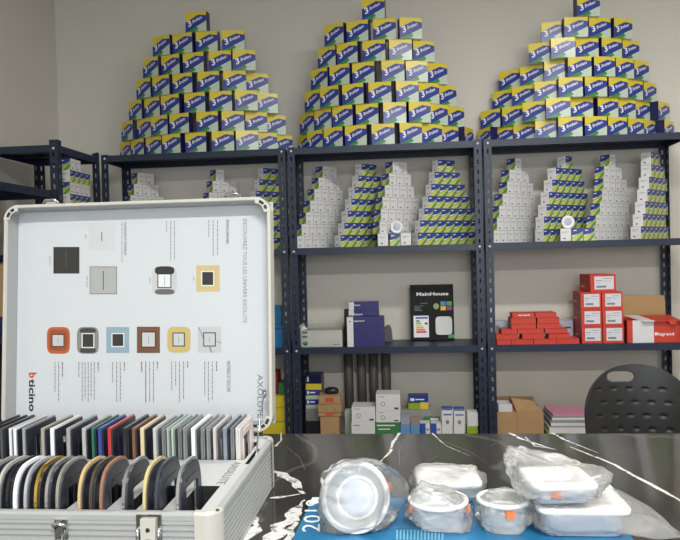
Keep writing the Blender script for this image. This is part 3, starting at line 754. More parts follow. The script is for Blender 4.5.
# ------------------------------------------------------------------ counter
def marble():
    m = bpy.data.materials.new('black_marble'); m.use_nodes = True; nt = m.node_tree; N = nt.nodes; L = nt.links
    b = N['Principled BSDF']; tc = N.new('ShaderNodeTexCoord')
    n1 = N.new('ShaderNodeTexNoise'); n1.inputs['Scale'].default_value = 3.0; n1.inputs['Detail'].default_value = 6
    L.new(tc.outputs['Object'], n1.inputs['Vector'])
    mx = N.new('ShaderNodeMix'); mx.data_type = 'RGBA'; mx.inputs['A'].default_value = (*s(34, 34, 33), 1); mx.inputs['B'].default_value = (*s(72, 70, 64), 1)
    L.new(n1.outputs['Fac'], mx.inputs['Factor'])
    wv = N.new('ShaderNodeTexWave'); wv.inputs['Scale'].default_value = .7; wv.inputs['Distortion'].default_value = 14; wv.inputs['Detail'].default_value = 5; wv.inputs['Detail Scale'].default_value = 1.2
    L.new(tc.outputs['Object'], wv.inputs['Vector'])
    cr = N.new('ShaderNodeValToRGB'); cr.color_ramp.elements[0].position = .990; cr.color_ramp.elements[0].color = (0,0,0,1); cr.color_ramp.elements[1].position = 1.0; cr.color_ramp.elements[1].color = (.12,.12,.12,1)
    L.new(wv.outputs['Fac'], cr.inputs['Fac'])
    m2 = N.new('ShaderNodeMix'); m2.data_type = 'RGBA'; m2.inputs['B'].default_value = (*s(190, 190, 188), 1)
    L.new(cr.outputs['Color'], m2.inputs['Factor']); L.new(mx.outputs['Result'], m2.inputs['A']); L.new(m2.outputs['Result'], b.inputs['Base Color'])
    b.inputs['Roughness'].default_value = .1; b.inputs['Specular IOR Level'].default_value = .6
    return m
MARB = marble(); VEIN = mat('white_vein', s(226, 226, 224), .12, var=.08, scale=40)
def broken_vein():
    nt = VEIN.node_tree; b = nt.nodes['Principled BSDF']; tc = nt.nodes.new('ShaderNodeTexCoord')
    nz = nt.nodes.new('ShaderNodeTexNoise'); nz.inputs['Scale'].default_value = 62; nz.inputs['Detail'].default_value = 5; nz.inputs['Distortion'].default_value = .8
    nt.links.new(tc.outputs['Object'], nz.inputs['Vector'])
    cr = nt.nodes.new('ShaderNodeValToRGB'); cr.color_ramp.elements[0].position = .33; cr.color_ramp.elements[0].color = (*s(52, 51, 48), 1)
    cr.color_ramp.elements[1].position = .46; cr.color_ramp.elements[1].color = (*s(225, 225, 224), 1)
    nt.links.new(nz.outputs['Fac'], cr.inputs['Fac']); nt.links.new(cr.outputs['Color'], b.inputs['Base Color'])
broken_vein()
VEING = mat('grey_vein', s(120, 120, 116), .12, var=.2, scale=40)
ZC0 = 1.0
yfar = atz(400, 433.3, ZC0).y; yfar2 = atz(675, 434, ZC0).y
yfar = (yfar+yfar2)/2
def counter():
    x0, x1, y0, y1 = -1.2, 2.4, -3.15, yfar
    t = thing('counter', 'long glossy black marble counter with white veins in the foreground', 'counter', ((x0+x1)/2, y0, 0))
    ox = Vector(((x0+x1)/2, y0, 0))
    mb = MB().box(x0-ox.x, x1-ox.x, 0, y1-y0, ZC0-.03, ZC0, MARB)
    k = [0]
    def vein(pts, widths, m=VEIN, jag=.25, sub=8):
        P = [atz(px, py, ZC0) for px, py in pts]; L_ = []; Rr = []; n = 0
        dense = []; wd = []
        for i in range(len(P)-1):
            for q in range(sub):
                f = q/sub; dense.append(P[i].lerp(P[i+1], f)); wd.append(widths[i]*(1-f)+widths[i+1]*f)
        dense.append(P[-1]); wd.append(widths[-1])
        k[0] += 1
        for i, p in enumerate(dense):
            d = dense[min(i+1, len(dense)-1)]-dense[max(i-1, 0)]; nrm = Vector((-d.y, d.x, 0)).normalized()
            w = wd[i]; j1 = noise.noise(p*38+Vector((k[0], 0, 0)))*jag*2; j2 = noise.noise(p*45+Vector((0, k[0], 3)))*jag*2
            c = p+nrm*w*noise.noise(p*20+Vector((0, 0, k[0])))*jag*2
            L_.append(c+nrm*w*(.5+j1)); Rr.append(c-nrm*w*(.5+j2))
        vs = [tuple(Vector((p.x, p.y, ZC0+.00015+.00001*k[0]))-ox) for p in L_+Rr]; n = len(L_)
        mb.add(vs, [(i, i+1, n+i+1, n+i) for i in range(n-1)], m)
    # left ground patches
    vein([(272,470),(284,474),(296,484),(303,494)], [.006,.018,.016,.006])
    vein([(270,498),(284,497),(300,494)], [.004,.008,.003])
    vein([(306,500),(292,512),(276,530),(268,545)], [.004,.018,.03,.022], jag=.4)
    vein([(298,522),(288,532),(284,548)], [.006,.012,.01], jag=.4)
    vein([(250,516),(255,526),(240,541)], [.012,.024,.014], jag=.3)
    vein([(272,480),(262,492),(252,504),(250,516)], [.004,.006,.005,.012])
    vein([(281,433),(281,440),(276,446),(270,447)], [.002,.004,.005,.002])
    vein([(286,446),(300,458),(305,470)], [.001,.0015,.001], VEING)
    # middle
    vein([(400,433),(393,441),(390,452),(380,462),(376,470)], [.007,.006,.005,.004,.002])
    vein([(404,440),(399,452),(400,468)], [.001,.0012,.001], VEING)
    vein([(432,433),(446,446),(470,456)], [.0035,.002,.001]); vein([(445,442),(470,452),(486,462)], [.002,.001,.0006], VEING)
    vein([(455,450),(438,456),(410,470)], [.001,.001,.0005], VEING)
    # right
    vein([(509,433),(525,440),(545,447),(556,450)], [.006,.010,.005,.002]); vein([(525,437),(535,446),(553,449)], [.003,.004,.001])
    vein([(553,433),(565,440),(583,447),(598,453)], [.007,.006,.003,.001])
    vein([(570,447),(590,455),(615,465),(640,479),(665,492),(684,503)], [.003,.005,.0065,.009,.0065,.005], jag=.18)
    vein([(598,458),(620,452),(650,445)], [.0008,.001,.0006], VEING)
    vein([(490,446),(505,440)], [.001,.0008], VEING)
    mb.build('countertop', t)
    BD = mat('counter_body_dark', s(60, 56, 52), .5)
    MB().box(x0+.04-ox.x, x1-.04-ox.x, .05, y1-y0-.06, 0, ZC0-.031, BD).build('body', t)
counter()

# ------------------------------------------------------------------ sample case
ZD = 1.09
pr = atz(272, 436, ZD); pf = atz(222, 512, ZD)
XC1 = (pr.x+pf.x)/2; YC1 = pr.y; YC0 = pf.y-.004
XC0 = atz(2, 440, ZD).x-.012
case = thing('sample_case', 'open ribbed aluminium case of switch plates with a printed lid, on the counter', 'case', (XC1, YC0, ZC0))
def cl(p): return Vector(p)-Vector((XC1, YC0, ZC0))
WC = XC1-XC0; DC = YC1-YC0; HC = ZD-ZC0
def rrect(w0, w1, d0, d1, r, n=6):
    pts = []
    for cx, cy, a0 in ((w1-r, d0+r, -PI/2), (w1-r, d1-r, 0), (w0+r, d1-r, PI/2), (w0+r, d0+r, PI)):
        for i in range(n+1):
            a = a0+PI/2*i/n; pts.append((cx+r*math.cos(a), cy+r*math.sin(a), math.cos(a), math.sin(a), i))
    return pts
def shell():
    pts = rrect(-WC, 0, 0, DC, .02, 6); n = len(pts)
    prof = [(0, -.004), (.003, 0)]; nr = 9; z0, z1 = .008, HC-.012
    for k in range(nr):
        a = z0+(z1-z0)*k/nr; b = z0+(z1-z0)*(k+1)/nr; g = b-a
        prof += [(a, 0), (a+g*.06, -.003), (a+g*.42, -.003), (a+g*.50, 0), (a+g*.98, 0)]
    prof += [(HC-.010, .0005), (HC-.004, .0008), (HC-.001, -.0002), (HC, -.002), (HC, -.008), (HC-.004, -.009)]
    mb = MB(); vs = []; fs = []
    for z, o in prof:
        for x, y, nx, ny, i in pts: vs.append((x+nx*o, y+ny*o, z))
    for j in range(len(prof)-1):
        for i in range(n): fs.append((j*n+i, j*n+(i+1)%n, (j+1)*n+(i+1)%n, (j+1)*n+i))
    mb.add(vs, fs, ALU); mb.poly([(x-nx*.004, y-ny*.004, 0) for x, y, nx, ny, i in pts], ALU)
    mb.build('case_shell', case)
    # corner caps
    for cx, cy, a0 in ((-.02, .02, -PI/2), (-.02, DC-.02, 0), (-WC+.02, DC-.02, PI/2), (-WC+.02, .02, PI)):
        m2 = MB(); vs = []; fs = []; K = 10
        ex = .012
        path = []
        d0 = (math.cos(a0+PI/2), math.sin(a0+PI/2)); 
        for i in range(K+1):
            a = a0+PI/2*i/K; path.append((cx+.0215*math.cos(a), cy+.0215*math.sin(a), math.cos(a), math.sin(a)))
        st, en = path[0], path[-1]
        t0 = (math.sin(a0), -math.cos(a0)); t1 = (math.cos(a0+PI/2)*0-math.sin(a0+PI/2), math.cos(a0+PI/2))
        path = [(st[0]+t0[0]*ex, st[1]+t0[1]*ex, st[2], st[3])]+path+[(en[0]+t1[0]*ex*.0, en[1]+t1[1]*ex*.0, en[2], en[3])]
        prf = [(.001, -.004), (.003, 0), (HC-.003, .0004), (HC+.0008, -.002), (HC+.0008, -.010)]
        for z, o in prf:
            for x, y, nx, ny in path: vs.append((x+nx*o, y+ny*o, z))
        m_ = len(path)
        for j in range(len(prf)-1):
            for i in range(m_-1): fs.append((j*m_+i, j*m_+i+1, (j+1)*m_+i+1, (j+1)*m_+i))
        m2.add(vs, fs, CREAM, smooth=False); m2.build('corner_cap', case)
shell()
zdk = HC-.0035
def X_(px, py): return atz(px, py, ZD).x-XC1
def Y_(px, py): return atz(px, py, ZD).y-YC0
yh0 = Y_(100, 509); yh1 = yh0+.105
yb0 = Y_(100, 457.5); yb1 = yb0+.109
holes = []
for a, b in ((None, 63), (76, 104), (121, 134), (142, 161), (175, 199.5)):
    x0 = -WC+.022 if a is None else X_(a, 509); holes.append((x0-.001, X_(b, 509), yh0, yh1))
xb1 = X_(243, 457.5); holes.append((-WC+.022, xb1+.003, yb0, min(yb1, DC-.014)))
sl = (X_(239.5+6, 461), X_(250, 461), Y_(246, 462), Y_(256, 447)); holes.append((sl[0], sl[0]+.009, sl[2], sl[3]))
def deck():
    mb = MB()
    xs = sorted({-WC+.006, -.006, *[h[0] for h in holes], *[h[1] for h in holes]}); ys = sorted({.006, DC-.006, *[h[2] for h in holes], *[h[3] for h in holes]})
    for i in range(len(xs)-1):
        for j in range(len(ys)-1):
            cx, cy = (xs[i]+xs[i+1])/2, (ys[j]+ys[j+1])/2
            if any(h[0] < cx < h[1] and h[2] < cy < h[3] for h in holes): continue
            mb.poly([(xs[i], ys[j], zdk), (xs[i+1], ys[j], zdk), (xs[i+1], ys[j+1], zdk), (xs[i], ys[j+1], zdk)], DECK)
    add_text(mb, 'AXOLUTE', cl(atz(234, 460, ZD))+Vector((0, 0, -.003)), cl(atz(216, 482, ZD))-cl(atz(234, 460, ZD)), (.013, 0.0, 0), GINK)
    mb.build('deck', case)
    m2 = MB()
    for a, b, c, d in holes:
        for q in (((a,c),(b,c)), ((b,c),(b,d)), ((b,d),(a,d)), ((a,d),(a,c))):
            (xa, ya), (xb, yb) = q
            m2.poly([(xa, ya, zdk), (xb, yb, zdk), (xb, yb, .016), (xa, ya, .016)], DARKWELL)
        m2.poly([(a, c, .016), (b, c, .016), (b, d, .016), (a, d, .016)], DARKWELL)
    m2.build('well', case)
    m3 = MB().lathe([(0, .0012), (.0022, .001), (.0026, 0)], INK, n=12); m3.build('rivet', case, cl(atz(217.5, 510.5, ZD))+Vector((0, 0, .0005)))
deck()

def oval(hw, hh, e, n=48):
    return [(hw*math.copysign(abs(math.cos(t))**(2/e), math.cos(t)), hh*math.copysign(abs(math.sin(t))**(2/e), math.sin(t))) for t in [2*PI*i/n for i in range(n)]]
def sq(hw, hh, r, n=12):
    pts = []
    for cx, cy, a0 in ((hw-r, hh-r, 0), (-hw+r, hh-r, PI/2), (-hw+r, -hh+r, PI), (hw-r, -hh+r, 1.5*PI)):
        for i in range(n): a = a0+PI/2*(i/(n-1)); pts.append((cx+r*math.cos(a), cy+r*math.sin(a)))
    return pts
def ring(mb, out, inn, x0, x1, m):    # both lists same length, (y,z); extruded in x
    n = len(out); vs = [(x0, y, z) for y, z in out]+[(x1, y, z) for y, z in out]+[(x0, y, z) for y, z in inn]+[(x1, y, z) for y, z in inn]
    fs = []
    for i in range(n):
        j = (i+1) % n
        fs += [(i, j, n+j, n+i), (2*n+i, 3*n+i, 3*n+j, 2*n+j), (i, 2*n+i, 2*n+j, j), (n+i, n+j, 3*n+j, 3*n+i)]
    mb.add(vs, fs, m)
def plate(name, label, px, m, round_, th=.0062, near='front', back=GREYP, grp=None, openm=None):
    if round_:
        X = X_(px, 509)+XC1; hw, hh, e = .0495, .0600, 3.0; yc_ = YC0+yh0+.002+hw; zc = ZC0+HC-.003-.006; zc = ZD-.008
    else:
        X = X_(px, 457.5)+XC1; hw, hh, e = .0525, .0475, 14; yc_ = YC0+yb0+.0015+hw; zc = ZD+.0015
    t = thing(name, label, 'switch plate', (X, yc_, zc-hh*0 - (.0 if round_ else 0)), 0, grp)
    O = oval(hw, hh, e) if round_ else sq(hw, hh, .002); I = oval(.030, .028, 9) if round_ else sq(.031, .028, .003); I = [(y, z+.002) for y, z in I]
    # keep angular order by matching indices
    mb = MB(); ring(mb, O, I, -th/2, th/2, m); mb.build('frame', t)
    mb = MB(); O2 = oval(hw-.004, hh-.004, e) if round_ else sq(hw-.003, hh-.003, .002); I2 = oval(.026, .0245, 9) if round_ else sq(.026, .0245, .003); I2 = [(y, z+.002) for y, z in I2]
    bt = th/2+.0022
    ring(mb, O2, I2, th/2+.0001, bt, back)
    for zz in (-.034, .036):
        mb.box(bt, bt+.001, -.02, .02, zz-.002, zz+.002, back)
    mb.box(bt, bt+.0014, -.0285, -.0265, -.02, .024, back); mb.box(bt, bt+.0014, .0265, .0285, -.02, .024, back)
    mb.build('backing', t)
    return t
def PM(n, c, r=.3, me=0.0, v=.04, sc_=60): return mat('plate_'+n, s(*c), r, me, var=v, scale=sc_, coat=.2)
front = [(-17, 'satin', (190,192,190), .3, .6, 'satin silver rounded plate at the left end of the front row'),
 (-5, 'pearl', (205,205,200), .3, .4, 'pearl rounded plate, second in the front row'),
 (4.5, 'blackg', (26,26,30), .25, 0, 'black rounded plate left of the bright white one'),
 (12.5, 'white', (236,238,242), .3, 0, 'bright white rounded plate in the front row'),
 (23, 'silver', (196,202,212), .3, .5, 'pale silver rounded plate between the white and the gold ones'),
 (33.5, 'gold', (222,186,92), .2, .9, 'shiny gold rounded plate in the front row'),
 (44.5, 'pattern', (190,190,192), .25, .8, 'patterned chrome rounded plate right of the gold one'),
 (55.5, 'nickel', (182,182,176), .3, .7, 'satin nickel rounded plate before the first divider'),
 (78, 'tan', (196,170,128), .4, 0, 'tan rounded plate, left of the second group'),
 (89.5, 'bronze', (80,72,62), .35, .3, 'dark bronze rounded plate between tan and brown ones'),
 (100, 'brown', (150,110,86), .4, .1, 'reddish brown rounded plate, right of the second group'),
 (122.8, 'chrome2', (208,210,214), .15, .9, 'chrome-edged rounded plate standing alone near the middle of the row'),
 (144, 'khaki', (200,184,130), .4, 0, 'khaki-edged rounded plate in the front row'),
 (156, 'graphite', (62,66,78), .35, .2, 'graphite rounded plate right behind the khaki one'),
 (177.5, 'steel', (205,208,212), .2, .8, 'steel-edged rounded plate alone at the right end of the front row')]
for px, n, c, r, me, lab in front: plate('rounded_switch_plate', lab, px, PM(n, c, r, me), True, grp='rounded switch plates in the front row', th=.004 if n != 'white' else .0052)
WB = mat('plate_back_white', s(214,206,202), .4)
back = [(-15,'slate',(54,56,60),0,'slate square plate at the far left of the back row',0,.005), (-7,'blk1',(38,38,40),0,'black square plate, second in the back row',0,.005),
 (1,'dgrey',(74,76,80),.1,'dark grey square plate left of the white ones',0,.005), (10,'milk',(214,217,221),0,'milky square plate in front of the clear white one',0,.005),
 (14.5,'clearw',(232,235,240),0,'bright white square plate near the left of the back row',0,.005), (23.5,'satin2',(170,172,174),.4,'satin grey square plate with a pale patch behind',0,.005),
 (42.5,'beigeg',(172,166,156),.2,'beige-grey square plate left of a white one',0,.006), (52,'white2',(234,236,240),0,'thick white square plate in the left half of the back row',0,.007),
 (68.3,'silver2',(176,178,182),.4,'silver square plate between white and light grey ones',0,.007), (84,'lgrey',(184,188,190),.2,'light grey square plate left of the green one',0,.007),
 (93,'green',(44,104,84),0,'green-edged square plate in the back row',0,.005), (100,'blue',(48,72,150),0,'blue square plate in the back row',0,.0065),
 (109.6,'red',(176,54,62),0,'red square plate in the back row',0,.0065), (125,'black2',(40,40,42),0,'thick black square plate right of the red one',0,.007),
 (134,'wood',(122,82,56),0,'brown wooden square plate in the back row',0,.006), (142.5,'cream',(214,198,160),0,'cream square plate right of the brown one',0,.007),
 (155,'aluw',(206,209,210),.3,'white aluminium square plate right of the cream one',1,.006), (163.2,'glass1',(120,128,128),.2,'grey glass square plate right of the white aluminium one',1,.0038),
 (168.2,'glass2',(166,178,172),.1,'clear greenish glass square plate',1,.0036), (172.8,'glass3',(176,196,186),.1,'pale green glass square plate, thicker edge',1,.0036),
 (179.2,'glass4',(120,124,124),.3,'smoky glass square plate left of two grey ones',1,.0036), (184.6,'glass5',(150,152,152),.4,'brushed grey square plate left of the bright white one',1,.004),
 (193.6,'white3',(236,238,240),0,'bright white square plate in the right half of the back row',1,.0068), (202.4,'mir1',(132,142,138),.4,'mirror grey square plate right of the bright white one',1,.0038),
 (208,'mir2',(156,160,160),.5,'mirror silver square plate, second right of the white one',1,.0038), (215,'pinkw',(204,196,194),.1,'pinkish white square plate in the right group',1,.005),
 (225.5,'bluegrey',(142,150,162),.3,'blue-grey square plate, third from the right end',0,.007), (232,'mir3',(128,134,138),.5,'dark mirror square plate, second from the right end',1,.0036),
 (237.6,'endw',(212,208,206),.2,'silver-white square plate with open window, right end of back row',2,.005)]
prev = None
for px, n, c, me, lab, bk, th in back:
    plate('square_switch_plate', lab, px, PM(n, c, .3, me), False, th=th*.86, back=(GREYP, mat('plate_back_metal', s(150,154,158), .25, .5, var=.15, scale=40), WB)[bk], grp='square switch plates in the back row')

# latches on the case front
def latch(px, py, nm, wide=True):
    p = aty(px, py, YC0); x = p.x-XC1
    l = MB().box(x-.017, x+.017, -.0045, -.0005, HC-.045, HC-.002, CHROME).build('latch', case, bevel=.001)
    MB().box(x-.010, x+.010, -.009, -.0046, HC-.034, HC-.006, CREAM).build('latch_plate', l, bevel=.001)
    mb = MB().tube([(x-.014, -.008, HC-.040), (x-.014, -.008, HC-.018)], .0022, CHROME).tube([(x+.014, -.008, HC-.040), (x+.014, -.008, HC-.018)], .0022, CHROME)
    mb.lathe([(0, .006), (.009, .006), (.010, .003), (.010, 0)], CHROME, Matrix.Translation((x, -.005, HC-.041)) @ Matrix.Rotation(PI/2, 4, 'X'), n=20)
    mb.build('latch_catch', l)
    mb = MB().lathe([(0, .0012), (.0026, .001), (.003, 0)], INK, Matrix.Translation((x, -.0091, HC-.02)) @ Matrix.Rotation(PI/2, 4, 'X'), n=12); mb.build('keyhole', l)
latch(150, 520, 'a')
p = aty(62, 520, YC0); x = p.x-XC1
l = MB().box(x-.009, x+.009, -.003, -.0005, HC-.036, HC-.010, CHROME).build('handle_bracket', case, bevel=.001)
MB().tube([(x-.007, -.004, HC-.02), (x-.007, -.010, HC-.015), (x, -.012, HC-.012), (x+.007, -.010, HC-.015), (x+.007, -.004, HC-.02), (x+.005, -.010, HC-.035), (x-.005, -.010, HC-.035)], .0028, CHROME).build('handle_loop', l)

# ---- lid
LEAN = math.radians(5); LD = .045
O3 = Vector((XC1+.004, YC1+.016, ZC0+HC-.003))
up = Vector((0, math.sin(LEAN), math.cos(LEAN))); nf = Vector((0, -math.cos(LEAN), math.sin(LEAN)))   # nf = toward camera
def lid_hit(px, py, off=0):      # local (x, h) of lid plane at depth offset off behind the rim
    d = ray(px, py); P0 = O3 - nf*off; tt = (P0-CAM).dot(nf)/d.dot(nf); P = CAM+d*tt-P0
    return P.x, P.dot(up)
xl0 = lid_hit(3, 320)[0]; xl1 = lid_hit(270.5, 320)[0]
ht = (lid_hit(140, 201.5)[1]); hb = lid_hit(272, 431)[1]
LM = Matrix.Translation(cl(O3)) @ Matrix(((1, 0, 0, 0), (0, -nf.y, up.y, 0), (0, -nf.z, up.z, 0), (0, 0, 0, 1)))   # local x, y(back), z(up)
lid_w = (xl0, xl1)
def lidshell():
    mb = MB(); r = .028
    pts = []
    for cx, cz, a0 in ((xl1-r, hb+r, -PI/2), (xl1-r, ht-r, 0), (xl0+r, ht-r, PI/2), (xl0+r, hb+r, PI)):
        for i in range(9): a = a0+PI/2*i/8; pts.append((cx+r*math.cos(a), cz+r*math.sin(a), math.cos(a), math.sin(a), i))
    n = len(pts)
    # profile: (y depth, outward offset)
    prof = [(LD+.001, -.030), (LD+.001, -.008), (LD-.004, 0), (.012, 0), (.008, .0015), (.001, .0015), (0, 0), (0, -.004), (.003, -.006)]
    vs = []; fs = []
    for y, o in prof:
        for x, z, nx, nz, i in pts: vs.append((x+nx*o, y, z+nz*o))
    for j in range(len(prof)-1):
        for i in range(n): fs.append((j*n+i, j*n+(i+1)%n, (j+1)*n+(i+1)%n, (j+1)*n+i))
    mb.add(vs, fs, CREAM)
    # inner walls (square corners)
    t = .006; a, b, c, d = xl0+t*.8, xl1-t*.8, hb+.012, ht-t*1.1
    for q in (((a, c), (b, c)), ((b, c), (b, d)), ((b, d), (a, d)), ((a, d), (a, c))):
        (xa, za), (xb, zb) = q
        mb.poly([(xa, .001, za), (xb, .001, zb), (xb, LD-.004, zb), (xa, LD-.004, za)], ALU)
    mb.box(a-.004, b+.004, LD-.004, LD-.001, c-.004, d+.004, ALU)
    o = mb.build('lid', case); o.matrix_local = LM
    # corner slots (dark)
    for sx, sz in ((1, 1), (-1, 1), (1, -1)):
        cx = xl1-r if sx > 0 else xl0+r; cz = ht-r if sz > 0 else hb+r
        m2 = MB()
        a1, a2 = {(1,1): (.25, 1.2), (-1,1): (PI-1.2, PI-.25), (1,-1): (-1.2, -.25)}[(sx, sz)]
        K = 8; q1 = []; q2 = []
        for i in range(K+1):
            a_ = a1+(a2-a1)*i/K; q1.append((cx+(r-.003)*math.cos(a_), -.0006, cz+(r-.003)*math.sin(a_))); q2.append((cx+(r-.0085)*math.cos(a_), -.0006, cz+(r-.0085)*math.sin(a_)))
        for sgm in ((0, 3), (4, 8)):
            for i in range(*sgm): m2.poly([q1[i], q1[i+1], q2[i+1], q2[i]], INK)
        m2.build('corner_slot', o)
        m4 = MB(); g1 = []; g2 = []
        b0 = {(1,1): 0, (-1,1): PI/2, (1,-1): -PI/2}[(sx, sz)]
        for i in range(13):
            a_ = b0+PI/2*i/12; g1.append((cx+(r+.0016)*math.cos(a_), -.0003, cz+(r+.0016)*math.sin(a_))); g2.append((cx+(r-.011)*math.cos(a_), -.0003, cz+(r-.011)*math.sin(a_)))
        for i in range(12): m4.poly([g1[i], g1[i+1], g2[i+1], g2[i]], CREAM)
        m4.build('corner_piece', o)
    return o
lid = lidshell()
PD = LD-.0045
def pz(px, py):
    x, h = lid_hit(px, py, PD); return x, h
def artwork():
    mb = MB(); 
    def Q(px, py, k): x, h = pz(px, py); return (x, PD-.0004-.0001*k, h)
    xa = xl0+.006; xb = xl1-.006; za = hb+.0125; zb = ht-.008
    mb.poly([(xa, PD-.0002, za), (xb, PD-.0002, za), (xb, PD-.0002, zb), (xa, PD-.0002, zb)], PANEL)
    def rectp(x0, x1, y0, y1, m, k=1): mb.poly([Q(x0, y0, k), Q(x1, y0, k), Q(x1, y1, k), Q(x0, y1, k)], m)
    def ov(x0, x1, y0, y1, m, k=1, e=4.5): mb.poly([Q((x0+x1)/2+u, (y0+y1)/2+v, k) for u, v in oval((x1-x0)/2, (y1-y0)/2, e, 40)], m)
    M_ = lambda n, c: mat('print_'+n, s(*c), .35, var=.06, scale=30)
    dk = M_('dark', (46,47,46)); rectp(53.5, 79.5, 247, 273.6, dk); rectp(66, 66.6, 250, 268, M_('dk2', (84,84,86)), 3)
    rectp(89, 115, 223.5, 249.5, M_('pale', (196,201,204))); rectp(101.6, 102.3, 232, 241, INK, 3)
    rectp(89.8, 117, 266.5, 294.2, M_('edge', (110,112,112))); rectp(90.5, 116.3, 267.2, 293.5, M_('mid', (166,169,169)), 2); rectp(103.1, 103.9, 271, 290, NAVY, 3)
    sil = M_('silver', (190,193,196)); wt = M_('wht', (222,224,228)); blk = M_('blk', (44,46,48))
    ov(152, 177, 266, 295, sil); ov(155, 174.5, 266.3, 275, blk, 2, 3); ov(155, 174.5, 289, 294.6, M_('g1', (96,98,100)), 2, 3)
    rectp(157.5, 171.5, 273.5, 288, blk, 3); rectp(158.5, 170.5, 274.5, 287, wt, 4); rectp(164.3, 164.8, 276, 286, GINK, 5)
    gold = M_('gold', (198,180,128)); rectp(196.3, 219.7, 265.3, 291.6, gold); rectp(201.3, 214.3, 271, 286, wt, 2); rectp(202.3, 213.3, 272, 285, dk, 3)
    def core(x0, x1, y0, y1, light):
        rectp(x0, x1, y0, y1, wt if not light else blk, 3); rectp(x0+1, x1-1, y0+1, y1-1, sil if light else dk, 4)
        if light: rectp((x0+x1)/2-.2, (x0+x1)/2+.3, y0+4, y1-4, GINK, 5)
    ov(47, 70, 327, 353.8, M_('orange', (178,92,52))); ov(49, 68, 329.5, 351, M_('orange2', (150,74,40)), 2); core(51.8, 64.6, 334, 347, True)
    ov(77, 98.8, 327, 353.8, M_('gm', (128,130,130))); ov(80, 96, 328, 333.5, M_('gm2', (60,62,62)), 2, 3); ov(80, 96, 347.5, 353, M_('gm2', (60,62,62)), 2, 3); core(81.8, 94.5, 333, 348, False)
    rectp(106.4, 129.3, 327, 353, M_('ice', (138,164,178))); core(111.6, 124.4, 333, 347, False)
    rectp(137, 160, 326.7, 353, M_('wood', (108,76,54))); core(141.3, 156, 331.5, 347.5, True)
    ov(167.3, 190.6, 326.7, 352.7, M_('ochre', (192,174,112))); core(172.6, 185, 332.5, 346.5, True)
    rectp(198, 221.4, 326.7, 352.7, M_('marb', (188,190,194))); core(203.3, 216, 332.3, 346.5, True)
    for q in (((198,327),(199,327),(204,338),(203,338)), ((209,347),(210.5,347),(212.5,352.5),(211,352.5)), ((217,341),(221.4,342.5),(221.4,343.5),(217,342))): mb.poly([Q(x, y, 2) for x, y in q], GINK)
    # vertical lettering (reads downwards)
    def vt(txt, x0, x1, y0, y1, m, k=3, bold=0.0):
        O = Vector(Q(x0, y0, k)); U = Vector(Q(x0, y1, k))-O; V = Vector(Q(x1, y0, k))-O
        add_text(mb, txt, O, U, V, m, 0, bold)
    vt('DECOUVREZ TOUS LES UNIVERS AXOLUTE', 243, 247, 219, 323, GINK)
    vt('AXOLUTE', 257.5, 263, 374.5, 418, M_('tx', (100,104,110)))
    vt('b', 29, 36.6, 372.5, 378, M_('brick', (196,72,48)), 3, .03)
    vt('ticino', 29, 35.3, 379, 411.5, INK, 3, .025)
    vt('MATIERES ET DECORS', 227, 230.5, 361, 392, M_('tx2', (80,84,88)), 3, 0)
    vt('MONOCHROMES', 226, 229, 220, 244, M_('tx2', (80,84,88)), 3, 0)
    vt('CLASSIQUE ET MODERNE', 124, 126.5, 222, 255, M_('tx2', (80,84,88)), 3, 0)
    rnd = random.Random(3)
    def lines(xs, w=.9, m=GINK):
        for x, y0, y1 in xs:
            y = y0
            while y < y1:
                l = rnd.uniform(1.5, 4.5); rectp(x-w/2, x+w/2, y, min(y+l, y1), m, 2); y += l+.7
    c3 = lambda a: a/4.153; c4 = lambda a: 130+a/4.156; t3 = lambda a: 300+a/4.153; t2 = lambda a: 190+a/4.156
    lines([(c3(x), t3(a), t3(b)) for x, a, b in ((229,258,380),(244,258,420),(328,258,320),(342,258,422),(354,258,410),(367,258,425),(379,258,405),(392,258,415),(468,258,342),(485,258,425),(500,258,420),(590,258,298),(606,258,425))])
    lines([(c3(x), t3(a), t3(b)) for x, a, b in ((260,258,322),(408,258,296),(517,258,294))], .9, M_('tx2', (80,84,88)))
    lines([(c4(x), t3(a), t3(b)) for x, a, b in ((48,255,298),(66,255,428),(82,255,420),(98,255,425),(174,255,375),(190,255,355),(206,255,422),(223,255,410),(311,255,395),(326,255,425),(342,255,415))])
    lines([(c4(x), t3(a), t3(b)) for x, a, b in ((114,255,288),(240,255,283),(360,255,295))], .9, M_('tx2', (80,84,88)))
    lines([(c4(x), t2(a), t2(b)) for x, a, b in ((152,130,175),(170,130,295),(185,130,290),(328,125,195),(346,125,275),(364,125,275))], .8)
    lines([(c3(x), t2(a), t2(b)) for x, a, b in ((507,135,302),(208,275,312),(357,185,205),(362,358,405))], .7)
    lines([(c4(83), t2(365), t2(390)), (c4(265), t2(360), t2(380))], .7)
    mb.build('printed_panel', lid)
artwork()
for px in (50, 232):
    x = lid_hit(px, 203)[0]
    mb = MB().box(x-.012, x+.012, .004, .016, ht+.0015, ht+.006, CHROME); mb.tube([(x-.016, .004, ht+.004), (x-.01, .0, ht+.009), (x+.01, .0, ht+.009), (x+.016, .004, ht+.004)], .0022, CHROME)
    mb.box(x-.008, x+.008, .003, .008, ht+.006, ht+.012, CHROME); mb.build('lid_latch', lid)
